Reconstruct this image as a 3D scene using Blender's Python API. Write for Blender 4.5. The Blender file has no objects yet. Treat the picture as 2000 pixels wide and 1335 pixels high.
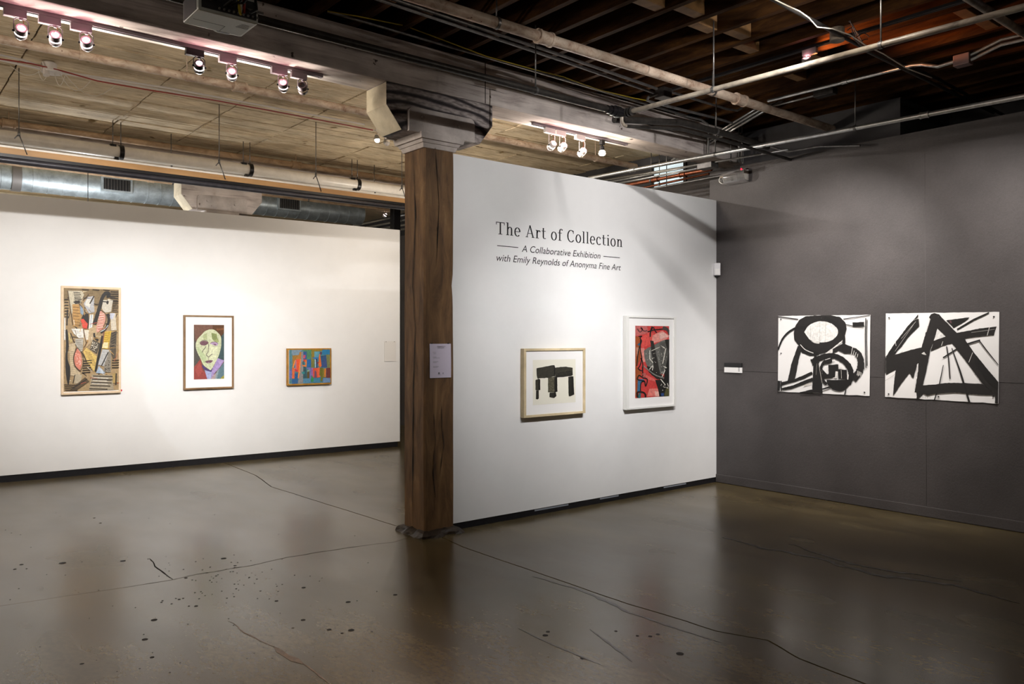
import bpy, bmesh, math, random
from mathutils import Vector, Matrix, noise
from mathutils.geometry import tessellate_polygon

random.seed(7)
SC = bpy.context.scene
COL = SC.collection

# ------------------------------------------------------------------ camera
# Room axes: X runs along the white walls (to the right), Y away from the camera, Z up. Metres.
F, CX, HY, EYE = 1574.0, 1000.0, 661.0, 1.52
YAW = math.radians(39.35)
SY, CY = math.sin(YAW), math.cos(YAW)
cam_d = bpy.data.cameras.new('camera')
cam_d.sensor_width = 36.0
cam_d.lens = F / 2000.0 * 36.0
cam_d.shift_y = -(667.5 - HY) / 2000.0
cam_d.clip_end = 100
cam = bpy.data.objects.new('camera', cam_d)
COL.objects.link(cam)
cam.location = (0, 0, EYE)
cam.rotation_euler = (math.pi / 2, 0, -YAW)
SC.camera = cam

# ------------------------------------------------------------------ world, exposure
w = bpy.data.worlds.new('world'); SC.world = w
w.use_nodes = True
w.node_tree.nodes['Background'].inputs[0].default_value = (0.9, 0.92, 1.0, 1)
w.node_tree.nodes['Background'].inputs[1].default_value = 0.02
vs = SC.view_settings
vs.view_transform = 'Standard'; vs.look = 'None'; vs.gamma = 1.0; vs.exposure = 0.0
vs.use_curve_mapping = False
try:
    SC.cycles.use_denoising = True
    SC.cycles.max_bounces = 7
    SC.cycles.diffuse_bounces = 4
    SC.cycles.sample_clamp_indirect = 4.0
    SC.cycles.caustics_reflective = False
    SC.cycles.caustics_refractive = False
except Exception:
    pass

# lamp strengths (watts), tuned together
LW_LEFT, LW_MID, LW_RIGHT = 285.0, 285.0, 330.0
GLOW = 7.5            # stray light round each lamp head


def P(px, py, X=None, Y=None, Z=None):
    """point of the room that the sight line through (px, py) meets on a plane X, Y or Z"""
    a = (px - CX) / F
    dx, dy, dz = SY + CY * a, CY - SY * a, (HY - py) / F
    if X is not None: t = X / dx
    elif Y is not None: t = Y / dy
    else: t = (Z - EYE) / dz
    return Vector((dx * t, dy * t, EYE + dz * t))


# ------------------------------------------------------------------ helpers
def srgb(h):
    h = h.lstrip('#')
    out = []
    for i in (0, 2, 4):
        c = int(h[i:i + 2], 16) / 255.0
        out.append(c / 12.92 if c <= 0.04045 else ((c + 0.055) / 1.055) ** 2.4)
    return out


def tag(o, label=None, cat=None, group=None, kind=None):
    if label: o['label'] = label
    if cat: o['category'] = cat
    if group: o['group'] = group
    if kind: o['kind'] = kind
    return o


def empty(name, loc=(0, 0, 0), label=None, cat=None, group=None, parent=None):
    o = bpy.data.objects.new(name, None)
    o.empty_display_size = 0.05
    COL.objects.link(o)
    o.location = loc
    if parent: o.parent = parent
    return tag(o, label, cat, group)


def basis(d):
    d = Vector(d).normalized()
    up = Vector((0, 0, 1)) if abs(d.z) < 0.95 else Vector((1, 0, 0))
    a = d.cross(up).normalized()
    return d, a, a.cross(d).normalized()


class MB:
    """collects boxes, bars, tubes and prisms into one mesh"""
    def __init__(s): s.v = []; s.f = []; s.smooth = []

    def add(s, v, f, smooth=False):
        n = len(s.v)
        s.v += [Vector(p) for p in v]
        s.f += [tuple(i + n for i in q) for q in f]
        s.smooth += [smooth] * len(f)
        return s

    def box(s, a, b):
        x0, y0, z0 = (min(a[i], b[i]) for i in range(3)); x1, y1, z1 = (max(a[i], b[i]) for i in range(3))
        return s.add([(x0,y0,z0),(x1,y0,z0),(x1,y1,z0),(x0,y1,z0),(x0,y0,z1),(x1,y0,z1),(x1,y1,z1),(x0,y1,z1)],
                     [(0,3,2,1),(4,5,6,7),(0,1,5,4),(1,2,6,5),(2,3,7,6),(3,0,4,7)])

    def obox(s, c, ax, ay, az, hx, hy, hz):
        c = Vector(c); v = []
        for k in (-1, 1):
            for i, j in ((-1,-1),(1,-1),(1,1),(-1,1)):
                v.append(c + ax * hx * i + ay * hy * j + az * hz * k)
        return s.add(v, [(0,3,2,1),(4,5,6,7),(0,1,5,4),(1,2,6,5),(2,3,7,6),(3,0,4,7)])

    def tube(s, pts, r, n=12, cap=True, axis=None):
        pts = [Vector(p) for p in pts]
        rs = r if isinstance(r, (list, tuple)) else [r] * len(pts)
        rings = []; prev = None
        for i, p in enumerate(pts):
            if axis is not None: d = Vector(axis)
            elif i == 0: d = pts[1] - p
            elif i == len(pts) - 1: d = p - pts[i - 1]
            else: d = (pts[i + 1] - p).normalized() + (p - pts[i - 1]).normalized()
            d = d.normalized() if d.length > 1e-9 else Vector((0, 0, 1))
            if prev is None: a = basis(d)[1]; b = d.cross(a)
            else:
                a = prev - d * prev.dot(d)
                a = a.normalized() if a.length > 1e-6 else basis(d)[1]
                b = d.cross(a)
            prev = a
            rings.append([p + (a * math.cos(2*math.pi*k/n) + b * math.sin(2*math.pi*k/n)) * rs[i] for k in range(n)])
        v = [q for rg in rings for q in rg]; f = []
        for i in range(len(pts) - 1):
            for k in range(n):
                f.append((i*n+k, i*n+(k+1) % n, (i+1)*n+(k+1) % n, (i+1)*n+k))
        s.add(v, f, True)
        if cap:
            s.add(rings[0], [tuple(range(n - 1, -1, -1))]); s.add(rings[-1], [tuple(range(n))])
        return s

    def ring(s, c, d, r, w, t, n=20):
        """a collar round an axis d: inner radius r, width w, thickness t"""
        d, a, b = basis(d); c = Vector(c)
        return s.tube([c - d*w/2, c - d*w/2, c + d*w/2, c + d*w/2], [r, r + t, r + t, r], n, False, axis=d)

    def prism(s, poly, o, ax, ay, d):
        """polygon in the plane (o, ax, ay), extruded by the vector d"""
        o = Vector(o); ax = Vector(ax); ay = Vector(ay); d = Vector(d)
        base = [o + ax * p[0] + ay * p[1] for p in poly]; n = len(base)
        tri = tessellate_polygon([[Vector((p[0], p[1], 0)) for p in poly]])
        s.add(base + [p + d for p in base],
              [tuple(t) for t in tri] + [tuple(i + n for i in reversed(t)) for t in tri] +
              [(i, i + n, (i + 1) % n + n, (i + 1) % n) for i in range(n)])
        return s

    def flat(s, poly, o, ax, ay):
        o = Vector(o); ax = Vector(ax); ay = Vector(ay)
        tri = tessellate_polygon([[Vector((p[0], p[1], 0)) for p in poly]])
        return s.add([o + ax * p[0] + ay * p[1] for p in poly], [tuple(t) for t in tri])

    def sphere(s, c, r, n=14, m=8, sz=1.0):
        c = Vector(c); v = []; f = []
        for i in range(m + 1):
            th = math.pi * i / m
            for k in range(n):
                ph = 2 * math.pi * k / n
                v.append(c + Vector((math.sin(th)*math.cos(ph)*r, math.sin(th)*math.sin(ph)*r, math.cos(th)*r*sz)))
        for i in range(m):
            for k in range(n): f.append((i*n+k, (i+1)*n+k, (i+1)*n+(k+1) % n, i*n+(k+1) % n))
        return s.add(v, f, True)

    def build(s, name, mat, parent=None, bevel=0.0, fix=True, loc=None):
        me = bpy.data.meshes.new(name)
        me.from_pydata([tuple(p) for p in s.v], [], s.f)
        me.polygons.foreach_set('use_smooth', s.smooth)
        if fix or bevel:
            bm = bmesh.new(); bm.from_mesh(me)
            bmesh.ops.remove_doubles(bm, verts=bm.verts, dist=1e-5)
            bmesh.ops.recalc_face_normals(bm, faces=bm.faces)
            for e in bm.edges:
                if len(e.link_faces) == 2 and e.calc_face_angle(0) > 0.7: e.smooth = False
            if bevel:
                es = [e for e in bm.edges if len(e.link_faces) == 2 and e.calc_face_angle(0) > 0.6]
                bmesh.ops.bevel(bm, geom=es, offset=bevel, segments=2, profile=0.6, affect='EDGES', clamp_overlap=True)
            bm.to_mesh(me); bm.free()
        me.materials.append(mat)
        o = bpy.data.objects.new(name, me); COL.objects.link(o)
        if loc is not None: o.location = loc
        if parent:
            o.parent = parent
            if loc is None:
                o.matrix_parent_inverse = Matrix.Identity(4)
                # geometry is given in room coordinates
                pw = world_of(parent)
                me.transform(pw.inverted())
        return o


def world_of(o):
    m = Matrix.Translation(o.location) @ o.rotation_euler.to_matrix().to_4x4()
    return world_of(o.parent) @ m if o.parent else m


def struct(name, mb, mat, **k):
    return tag(mb.build(name, mat, **k), kind='structure')


def arc(c, a, b, r, t0, t1, n=8):
    c = Vector(c); a = Vector(a); b = Vector(b)
    return [c + (a*math.cos(t0+(t1-t0)*i/n) + b*math.sin(t0+(t1-t0)*i/n))*r for i in range(n+1)]


# ------------------------------------------------------------------ materials
def new_mat(name):
    m = bpy.data.materials.new(name); m.use_nodes = True
    nt = m.node_tree
    return m, nt, nt.nodes['Principled BSDF'], nt.links


def simple(name, col, rough=0.5, metal=0.0, var=0.0, scale=20.0, bump=0.0, stretch=(1, 1, 1), col2=None, spec=0.5):
    m, nt, b, L = new_mat(name)
    c = srgb(col) if isinstance(col, str) else list(col)
    b.inputs['Base Color'].default_value = (*c, 1)
    b.inputs['Roughness'].default_value = rough
    b.inputs['Metallic'].default_value = metal
    b.inputs['Specular IOR Level'].default_value = spec
    if var or bump or col2:
        geo = nt.nodes.new('ShaderNodeNewGeometry')
        mp = nt.nodes.new('ShaderNodeMapping'); mp.inputs['Scale'].default_value = stretch
        nz = nt.nodes.new('ShaderNodeTexNoise'); nz.inputs['Scale'].default_value = scale
        nz.inputs['Detail'].default_value = 6; nz.inputs['Roughness'].default_value = 0.65
        L.new(geo.outputs['Position'], mp.inputs[0]); L.new(mp.outputs[0], nz.inputs[0])
        if var or col2:
            rp = nt.nodes.new('ShaderNodeValToRGB')
            c2 = (srgb(col2) if isinstance(col2, str) else col2) if col2 else [x * (1 - var) for x in c]
            rp.color_ramp.elements[0].position = 0.38; rp.color_ramp.elements[1].position = 0.62
            rp.color_ramp.elements[0].color = (*c2, 1)
            rp.color_ramp.elements[1].color = (*[min(1, x * (1 + var * 0.5)) for x in c], 1)
            L.new(nz.outputs[0], rp.inputs[0]); L.new(rp.outputs[0], b.inputs['Base Color'])
        if bump:
            bp = nt.nodes.new('ShaderNodeBump'); bp.inputs['Strength'].default_value = bump; bp.inputs['Distance'].default_value = 0.01
            L.new(nz.outputs[0], bp.inputs['Height']); L.new(bp.outputs[0], b.inputs['Normal'])
    return m


def emit(name, col, strength):
    m, nt, b, L = new_mat(name)
    c = srgb(col) if isinstance(col, str) else col
    b.inputs['Base Color'].default_value = (*c, 1)
    b.inputs['Emission Color'].default_value = (*c, 1)
    b.inputs['Emission Strength'].default_value = strength
    return m


def layered(name, cols, scale, stretch, rough, bump=0.2, scale2=None, spots=None, spec=0.4, axis_noise=(1, 1, 1), rings=None):
    """several tones mixed by stretched noise: weathered wood, paint, concrete"""
    m, nt, b, L = new_mat(name)
    N = nt.nodes
    geo = N.new('ShaderNodeNewGeometry')
    mp = N.new('ShaderNodeMapping'); mp.inputs['Scale'].default_value = stretch
    L.new(geo.outputs['Position'], mp.inputs[0])
    nz = N.new('ShaderNodeTexNoise'); nz.inputs['Scale'].default_value = scale; nz.inputs['Detail'].default_value = 9
    nz.inputs['Roughness'].default_value = 0.68; nz.inputs['Distortion'].default_value = 0.6
    L.new(mp.outputs[0], nz.inputs[0])
    rp = N.new('ShaderNodeValToRGB'); el = rp.color_ramp.elements
    while len(el) < len(cols): el.new(0.5)
    for e, (pos, c) in zip(el, cols):
        e.position = pos; e.color = (*(srgb(c) if isinstance(c, str) else c), 1)
    L.new(nz.outputs[0], rp.inputs[0])
    out = rp.outputs[0]
    n2 = N.new('ShaderNodeTexNoise'); n2.inputs['Scale'].default_value = scale2 or scale * 0.25; n2.inputs['Detail'].default_value = 4
    L.new(geo.outputs['Position'], n2.inputs[0])
    r2 = N.new('ShaderNodeValToRGB')
    r2.color_ramp.elements[0].position = 0.3; r2.color_ramp.elements[0].color = (0.72, 0.72, 0.72, 1)
    r2.color_ramp.elements[1].position = 0.7; r2.color_ramp.elements[1].color = (1.2, 1.2, 1.2, 1)
    L.new(n2.outputs[0], r2.inputs[0])
    mx = N.new('ShaderNodeMix'); mx.data_type = 'RGBA'; mx.blend_type = 'MULTIPLY'; mx.inputs[0].default_value = 1
    L.new(out, mx.inputs[6]); L.new(r2.outputs[0], mx.inputs[7]); out = mx.outputs[2]
    if spots:
        n3 = N.new('ShaderNodeTexNoise'); n3.inputs['Scale'].default_value = spots[0]; n3.inputs['Detail'].default_value = 3
        L.new(geo.outputs['Position'], n3.inputs[0])
        r3 = N.new('ShaderNodeValToRGB')
        r3.color_ramp.elements[0].position = spots[1]; r3.color_ramp.elements[0].color = (0, 0, 0, 1)
        r3.color_ramp.elements[1].position = spots[1] + 0.04; r3.color_ramp.elements[1].color = (1, 1, 1, 1)
        L.new(n3.outputs[0], r3.inputs[0])
        m3 = N.new('ShaderNodeMix'); m3.data_type = 'RGBA'
        L.new(r3.outputs[0], m3.inputs[0]); L.new(out, m3.inputs[6]); m3.inputs[7].default_value = (*srgb(spots[2]), 1)
        out = m3.outputs[2]
    L.new(out, b.inputs['Base Color'])
    b.inputs['Roughness'].default_value = rough
    b.inputs['Specular IOR Level'].default_value = spec
    if bump:
        bp = N.new('ShaderNodeBump'); bp.inputs['Strength'].default_value = bump; bp.inputs['Distance'].default_value = 0.008
        L.new(nz.outputs[0], bp.inputs['Height']); L.new(bp.outputs[0], b.inputs['Normal'])
    return m


M = {}
M['white_wall'] = simple('white_wall_paint', (0.80, 0.795, 0.79), 0.65, var=0.02, scale=3, bump=0.02)
M['grey_wall'] = layered('grey_wall_paint', [(0.3, (0.060, 0.053, 0.052)), (0.7, (0.074, 0.066, 0.065))], 60, (1, 1, 1), 0.5, bump=0.35, scale2=1.5)
M['black_base'] = simple('black_rubber_base', '#1c1c20', 0.35, var=0.3, scale=30)
M['base_scuff'] = simple('paint_scuff', '#8a8f98', 0.6)
M['dark_wall'] = simple('dark_recess_paint', (0.035, 0.034, 0.036), 0.7, var=0.3, scale=4)
M['panel_grey'] = simple('dark_grey_panel_paint', (0.055, 0.053, 0.056), 0.6, var=0.15, scale=5)
M['post_wood'] = layered('brown_post_wood', [(0.28, '#3b2b1c'), (0.42, '#5d442b'), (0.58, '#745738'), (0.75, '#8f724e')], 8, (1.5, 1.5, 0.3), 0.6, bump=0.6, scale2=1.8)
M['crack_dark'] = simple('dark_crack', '#120c07', 0.9)
M['white_wood'] = layered('whitewashed_timber', [(0.24, '#45393a'), (0.34, '#9a8d88'), (0.46, '#c8bdb7'), (0.66, '#dfd6cf')], 7, (0.22, 1.6, 2.2), 0.7, bump=0.45, scale2=3.0, spots=(11, 0.70, '#463a34'))
M['bolster_wood'] = layered('dark_grain_timber', [(0.36, '#221c1d'), (0.46, '#453b3c'), (0.54, '#7d7271'), (0.66, '#9c918c')], 6, (0.5, 1.6, 3.2), 0.7, bump=0.5, scale2=2.5)
def swirl(name, c_dark, c_mid, c_light):
    m, nt, b, L = new_mat(name); N = nt.nodes
    geo = N.new('ShaderNodeNewGeometry')
    mp = N.new('ShaderNodeMapping'); mp.inputs['Scale'].default_value = (1.3, 1.0, 4.2); mp.inputs['Location'].default_value = (-4.4, 0, -13.0)
    L.new(geo.outputs['Position'], mp.inputs[0])
    wv = N.new('ShaderNodeTexWave'); wv.wave_type = 'RINGS'; wv.rings_direction = 'Y'; wv.inputs['Scale'].default_value = 1.15
    wv.inputs['Distortion'].default_value = 9.0; wv.inputs['Detail'].default_value = 2.5; wv.inputs['Detail Scale'].default_value = 0.55
    L.new(mp.outputs[0], wv.inputs[0])
    rp = N.new('ShaderNodeValToRGB'); e = rp.color_ramp.elements; e.new(.5)
    for q, (p_, c_) in zip(e, ((.10, c_dark), (.30, c_mid), (.70, c_light))): q.position = p_; q.color = (*srgb(c_), 1)
    L.new(wv.outputs['Fac'], rp.inputs[0])
    nz = N.new('ShaderNodeTexNoise'); nz.inputs['Scale'].default_value = 14; nz.inputs['Detail'].default_value = 6; L.new(mp.outputs[0], nz.inputs[0])
    r2 = N.new('ShaderNodeValToRGB'); r2.color_ramp.elements[0].position = .35; r2.color_ramp.elements[0].color = (.5, .5, .5, 1); r2.color_ramp.elements[1].position = .62; r2.color_ramp.elements[1].color = (1.15, 1.15, 1.15, 1)
    L.new(nz.outputs[0], r2.inputs[0])
    mx = N.new('ShaderNodeMix'); mx.data_type = 'RGBA'; mx.blend_type = 'MULTIPLY'; mx.inputs[0].default_value = 1
    L.new(rp.outputs[0], mx.inputs[6]); L.new(r2.outputs[0], mx.inputs[7]); L.new(mx.outputs[2], b.inputs['Base Color'])
    b.inputs['Roughness'].default_value = .7
    bp = N.new('ShaderNodeBump'); bp.inputs['Strength'].default_value = .4; bp.inputs['Distance'].default_value = .006
    L.new(wv.outputs['Fac'], bp.inputs['Height']); L.new(bp.outputs[0], b.inputs['Normal'])
    return m
M['bolster_wood'] = swirl('swirling_grain_timber', '#2b2527', '#6f6566', '#a49a96')
M['capital_paint'] = layered('capital_paint', [(0.3, '#a59b95'), (0.6, '#c2b9b3')], 5, (1, 1, 1), 0.6, bump=0.12, scale2=4, spots=(14, 0.72, '#6c5f55'))
M['lit_end_and_wall'] = layered('lit_end_and_back_wall', [(0.3, '#a89c84'), (0.6, '#bfb49c')], 6, (1, 1, 1), 0.6, bump=0.15, scale2=4)  # bolster end coloured paler as if lit; also serves the back wall
M['ceil_plank'] = layered('board_marked_ceiling', [(0.26, '#7d6a50'), (0.40, '#b9a484'), (0.55, '#cfbd9d'), (0.72, '#e2d3b7')], 7, (0.7, 4, 1), 0.75, bump=0.5, scale2=2.6, spots=(4, 0.69, '#77623f'))
M['ceil_back'] = simple('ceiling_joint', '#3a2e20', 0.9)
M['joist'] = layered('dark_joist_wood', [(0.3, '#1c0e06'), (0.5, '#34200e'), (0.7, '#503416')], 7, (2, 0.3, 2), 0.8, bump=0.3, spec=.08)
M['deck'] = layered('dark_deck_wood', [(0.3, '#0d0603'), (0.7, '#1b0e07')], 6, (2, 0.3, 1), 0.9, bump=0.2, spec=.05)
M['block'] = layered('pale_blocking_wood', [(0.3, '#5f452a'), (0.7, '#8d6a41')], 8, (1, 1, 1), 0.6, bump=0.2)
M['pink_pipe'] = layered('flaking_cream_pipe_paint', [(0.32, '#8d6f5c'), (0.45, '#b7a08c'), (0.6, '#cbb9a6')], 18, (0.6, 1, 1), 0.5, bump=0.15, spots=(22, 0.68, '#6d4630'))
M['brown_pipe'] = layered('rusty_brown_pipe', [(0.3, '#85684c'), (0.6, '#b59a7c')], 12, (0.6, 1, 1), 0.6, bump=0.1)
M['grey_pipe'] = simple('dark_iron_pipe', '#35322f', 0.45, 0.5, var=0.4, scale=25)
M['worn_pipe'] = layered('worn_galvanised_pipe', [(0.3, '#4c443b'), (0.5, '#7d7367'), (0.7, '#98907f')], 16, (1, 0.4, 1), 0.4, bump=0.1)
M['conduit'] = simple('galvanised_conduit', '#b9bab8', 0.3, 0.85, var=0.15, scale=30)
M['dull_conduit'] = simple('dull_conduit', '#6c6a68', 0.4, 0.7, var=0.3, scale=20)
M['white_pvc'] = simple('white_plastic_pipe', '#e8e1d6', 0.35, var=0.08, scale=10)
M['white_metal'] = simple('white_painted_metal', '#cfc8c2', 0.4)
M['grey_metal'] = simple('grey_painted_metal', '#777370', 0.4, 0.3)
M['black_metal'] = simple('black_metal', '#131214', 0.35, 0.3)
M['track_grey'] = simple('mauve_grey_track', '#6e6468', 0.45)
M['tan_board'] = layered('tan_board', [(0.3, '#a1794b'), (0.6, '#b98e5c')], 5, (0.3, 1, 2), 0.5, bump=0.1)
M['duct'] = simple('galvanised_duct', '#aab4b8', 0.42, 0.55, var=0.25, scale=9)
M['grille'] = simple('black_grille', '#0e0e0f', 0.5)
M['red_wire'] = simple('red_cable', '#8e2a22', 0.5)
M['yellow_wire'] = simple('yellow_cable', '#b5a02a', 0.5)
M['black_cable'] = simple('black_cable', '#0f0f10', 0.5)
M['white_cable'] = simple('pale_cable', '#c9c2b4', 0.5)
M['copper'] = simple('copper_pipe', '#8a4f35', 0.35, 0.7, var=0.3, scale=20)
M['frame_maple'] = layered('pale_maple_frame', [(0.3, '#cbb791'), (0.7, '#dccba6')], 12, (1, 1, 1), 0.5, bump=0.03)
M['frame_pink'] = simple('pale_raw_wood_frame', '#dcc3a3', 0.55, var=0.1, scale=15)
M['frame_walnut'] = layered('brown_wood_frame', [(0.3, '#74573a'), (0.7, '#8f7252')], 12, (1, 1, 1), 0.5, bump=0.03)
M['frame_gold'] = simple('ochre_wood_frame', '#a8761f', 0.45, var=0.25, scale=18)
M['frame_white'] = simple('white_lacquer_frame', '#e4e3df', 0.4)
M['mat_board'] = simple('white_mat_board', '#eeecea', 0.8)
M['paper'] = simple('white_paper', '#e6e4e2', 0.8)
M['print_paper'] = simple('cream_print_paper', '#e6e2d3', 0.8)
M['ink'] = simple('black_vinyl', '#131315', 0.5)
M['print_ink'] = simple('grey_print', '#6c6a70', 0.8)
M['red_dot'] = simple('red_sticker', '#d0233a', 0.5)
M['sensor'] = simple('white_plastic', '#d8d6d8', 0.4)
M['pin'] = simple('steel_pin', '#4a4a4c', 0.3, 0.8)
M['projector'] = simple('projector_grey', '#b9bdb6', 0.45)
M['projector_dark'] = simple('projector_dark_side', '#2b2a2a', 0.5)
M['footing'] = layered('rough_footing', [(0.3, '#1c140d'), (0.55, '#30251a'), (0.78, '#574b3d')], 14, (1, 1, 1), 0.5, bump=0.6)
M['crack_pale'] = layered('pale_crack_filler', [(0.3, '#5b4630'), (0.7, '#84694c')], 20, (1, 1, 1), 0.4, bump=0.3)
M['floor_joint'] = simple('dark_floor_joint', '#140e09', 0.9, spec=.1)
M['floor_spot'] = simple('dark_floor_spot', '#120d09', 0.6, spec=.15)
M['floor_scuff'] = simple('brown_floor_scuff', '#2a2119', 0.35, var=0.5, scale=60)
M['glow'] = emit('lamp_glow', '#ffe9ee', 7.0)
M['glow_warm'] = emit('bulb_glow', '#ffe6d0', 9.0)
M['star'] = emit('bare_lamp_glow', '#fff4e8', 40.0)
M['daylight'] = emit('daylit_window_pane', '#cfe3ea', 0.75)
M['led'] = emit('red_indicator', '#ff2040', 2.0)
mg, nt_, b_, L_ = new_mat('clear_plastic')
b_.inputs['Base Color'].default_value = (0.9, 0.88, 0.86, 1); b_.inputs['Roughness'].default_value = 0.08
b_.inputs['Transmission Weight'].default_value = 0.85; b_.inputs['IOR'].default_value = 1.35
M['clear'] = mg

# picture paint: colour from the painted shapes, with brush grain
mp_, nt, b, L = new_mat('picture_paint')
ca = nt.nodes.new('ShaderNodeVertexColor'); ca.layer_name = 'paint'
geo = nt.nodes.new('ShaderNodeNewGeometry')
nz = nt.nodes.new('ShaderNodeTexNoise'); nz.inputs['Scale'].default_value = 55; nz.inputs['Detail'].default_value = 6
L.new(geo.outputs['Position'], nz.inputs[0])
rp = nt.nodes.new('ShaderNodeValToRGB')
rp.color_ramp.elements[0].position = 0.3; rp.color_ramp.elements[0].color = (0.66, 0.66, 0.66, 1)
rp.color_ramp.elements[1].position = 0.7; rp.color_ramp.elements[1].color = (1.0, 1.0, 1.0, 1)
L.new(nz.outputs[0], rp.inputs[0])
mx = nt.nodes.new('ShaderNodeMix'); mx.data_type = 'RGBA'; mx.blend_type = 'MULTIPLY'; mx.inputs[0].default_value = 1
L.new(ca.outputs[0], mx.inputs[6]); L.new(rp.outputs[0], mx.inputs[7]); L.new(mx.outputs[2], b.inputs['Base Color'])
b.inputs['Roughness'].default_value = 0.55
M['paint'] = mp_

# polished concrete floor
mf, nt, b, L = new_mat('polished_concrete')
N = nt.nodes
geo = N.new('ShaderNodeNewGeometry')
def fnoise(scale, detail, stretch=(1, 1, 1), rot=0.0, rough=0.6):
    mp = N.new('ShaderNodeMapping'); mp.inputs['Scale'].default_value = stretch; mp.inputs['Rotation'].default_value = (0, 0, rot)
    L.new(geo.outputs['Position'], mp.inputs[0])
    n = N.new('ShaderNodeTexNoise'); n.inputs['Scale'].default_value = scale; n.inputs['Detail'].default_value = detail
    n.inputs['Roughness'].default_value = rough
    L.new(mp.outputs[0], n.inputs[0]); return n.outputs[0]
def ramp(src, stops):
    r = N.new('ShaderNodeValToRGB'); e = r.color_ramp.elements
    while len(e) < len(stops): e.new(0.5)
    for q, (p_, c_) in zip(e, stops): q.position = p_; q.color = (*c_, 1)
    r.color_ramp.interpolation = 'EASE'
    L.new(src, r.inputs[0]); return r.outputs[0]
def mul(a, c_):
    m_ = N.new('ShaderNodeMix'); m_.data_type = 'RGBA'; m_.blend_type = 'MULTIPLY'; m_.inputs[0].default_value = 1
    L.new(a, m_.inputs[6]); L.new(c_, m_.inputs[7]); return m_.outputs[2]
big = ramp(fnoise(0.8, 5), [(0.20, (0.040, 0.027, 0.011)), (0.5, (0.086, 0.064, 0.029)), (0.80, (0.132, 0.104, 0.056))])
fine = ramp(fnoise(4.0, 5, (1, 0.4, 1), 0.9, .6), [(0.3, (0.80,) * 3), (0.7, (1.15,) * 3)])
grain = ramp(fnoise(38, 4, (1, .6, 1), .9, .7), [(0.25, (0.74,) * 3), (0.75, (1.22,) * 3)])
streak = ramp(fnoise(7, 5, (1, .09, 1), 2.3, .6), [(0.30, (0.80,) * 3), (0.60, (1.08,) * 3)])
L.new(mul(mul(mul(big, fine), grain), streak), b.inputs['Base Color'])
rr = ramp(fnoise(1.2, 3, (1, .5, 1), .8, .5), [(0.15, (0.17,) * 3), (0.85, (0.31,) * 3)])
L.new(rr, b.inputs['Roughness'])
b.inputs['Specular IOR Level'].default_value = 0.5
b.inputs['Specular Tint'].default_value = (1.0, 0.93, 0.80, 1)
bp = N.new('ShaderNodeBump'); bp.inputs['Strength'].default_value = 0.03; bp.inputs['Distance'].default_value = 0.01
L.new(fnoise(2.5, 1), bp.inputs['Height']); L.new(bp.outputs[0], b.inputs['Normal'])
M['floor'] = mf

# ------------------------------------------------------------------ floor
XMIN, XMAX, YMIN, YMAX = -4.5, 9.0, -3.2, 15.2
JX, JY = 3.49, 5.27                                    # slab joints meet at the post
floor = struct('floor', MB().box((XMIN, YMIN, -0.12), (XMAX, YMAX, -0.03)), M['floor_joint'])


def jag(p, q, amp, seed):
    p = Vector(p); q = Vector(q); n = max(2, int((q - p).length / 0.09)); d = (q - p).normalized(); s = Vector((-d.y, d.x))
    out = []
    for i in range(n):
        t = i / n
        k = (noise.noise(Vector((t * n * 0.16, seed, 0))) + 0.5 * noise.noise(Vector((t * n * 0.7, seed + 9, 0)))) * amp
        if i == 0: k = 0
        out.append(p.lerp(q, t) + s * k)
    return out


g = 0.0055
def fl(*pp): return [P(x, y, Z=0) for x, y in pp]
def joint(pts, n=10, amp=0.006, seed=0):
    out = []
    for i in range(len(pts) - 1):
        a_, b_ = Vector(pts[i][:2]), Vector(pts[i + 1][:2]); d_ = (b_ - a_).normalized(); s_ = Vector((-d_.y, d_.x))
        k_ = max(2, int((b_ - a_).length / .05))
        for t in range(k_):
            p_ = a_.lerp(b_, t / k_)
            out.append(p_ + s_ * amp * (noise.noise(Vector((p_.x * 3 + p_.y * 3, seed, 0))) + .6 * noise.noise(Vector((p_.x * 14 + p_.y * 14, seed, 4)))))
    out.append(Vector(pts[-1][:2])); return out
def shift(line, vec): return [tuple(p_ + Vector(vec)) for p_ in line]
ctr = ((PXC := 3.53), (PYC := 5.34))
near = joint([(3.47, YMIN), (3.475, .8)] + [tuple(q.xy) for q in reversed(fl((905, 1068), (1100, 1135), (1230, 1180), (1340, 1212), (1400, 1232), (1500, 1250), (1560, 1285), (1690, 1335)))] + [ctr], seed=1)
far = joint([ctr] + [tuple(q.xy) for q in reversed(fl((450, 908), (500, 928), (530, 950), (600, 972), (690, 1000), (772, 1026)))] + [(3.55, 10.2), (3.55, YMAX)], seed=2)
west = joint([ctr] + [tuple(q.xy) for q in reversed(fl((240, 1147), (335, 1132), (400, 1118), (480, 1106), (560, 1088), (700, 1066), (770, 1058)))] + [(.2, 5.45), (XMIN, 5.45)], seed=3)
east = joint([ctr, (XMAX, 5.33)], seed=4)
for pl in [shift(near, (-g, 0)) + shift(west, (0, -g * .4))[1:] + [(XMIN, YMIN)],
           shift(near, (g, 0)) + shift(east, (0, -g))[1:] + [(XMAX, YMIN)],
           shift(far, (-g, 0)) + [(XMIN, YMAX)] + shift(west, (0, g * .4))[:0:-1],
           shift(far, (g, 0)) + [(XMAX, YMAX)] + shift(east, (0, g))[:0:-1]]:
    MB().prism(pl, (0, 0, -0.03), (1, 0, 0), (0, 1, 0), (0, 0, 0.03)).build('slab', M['floor'], floor)


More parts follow.
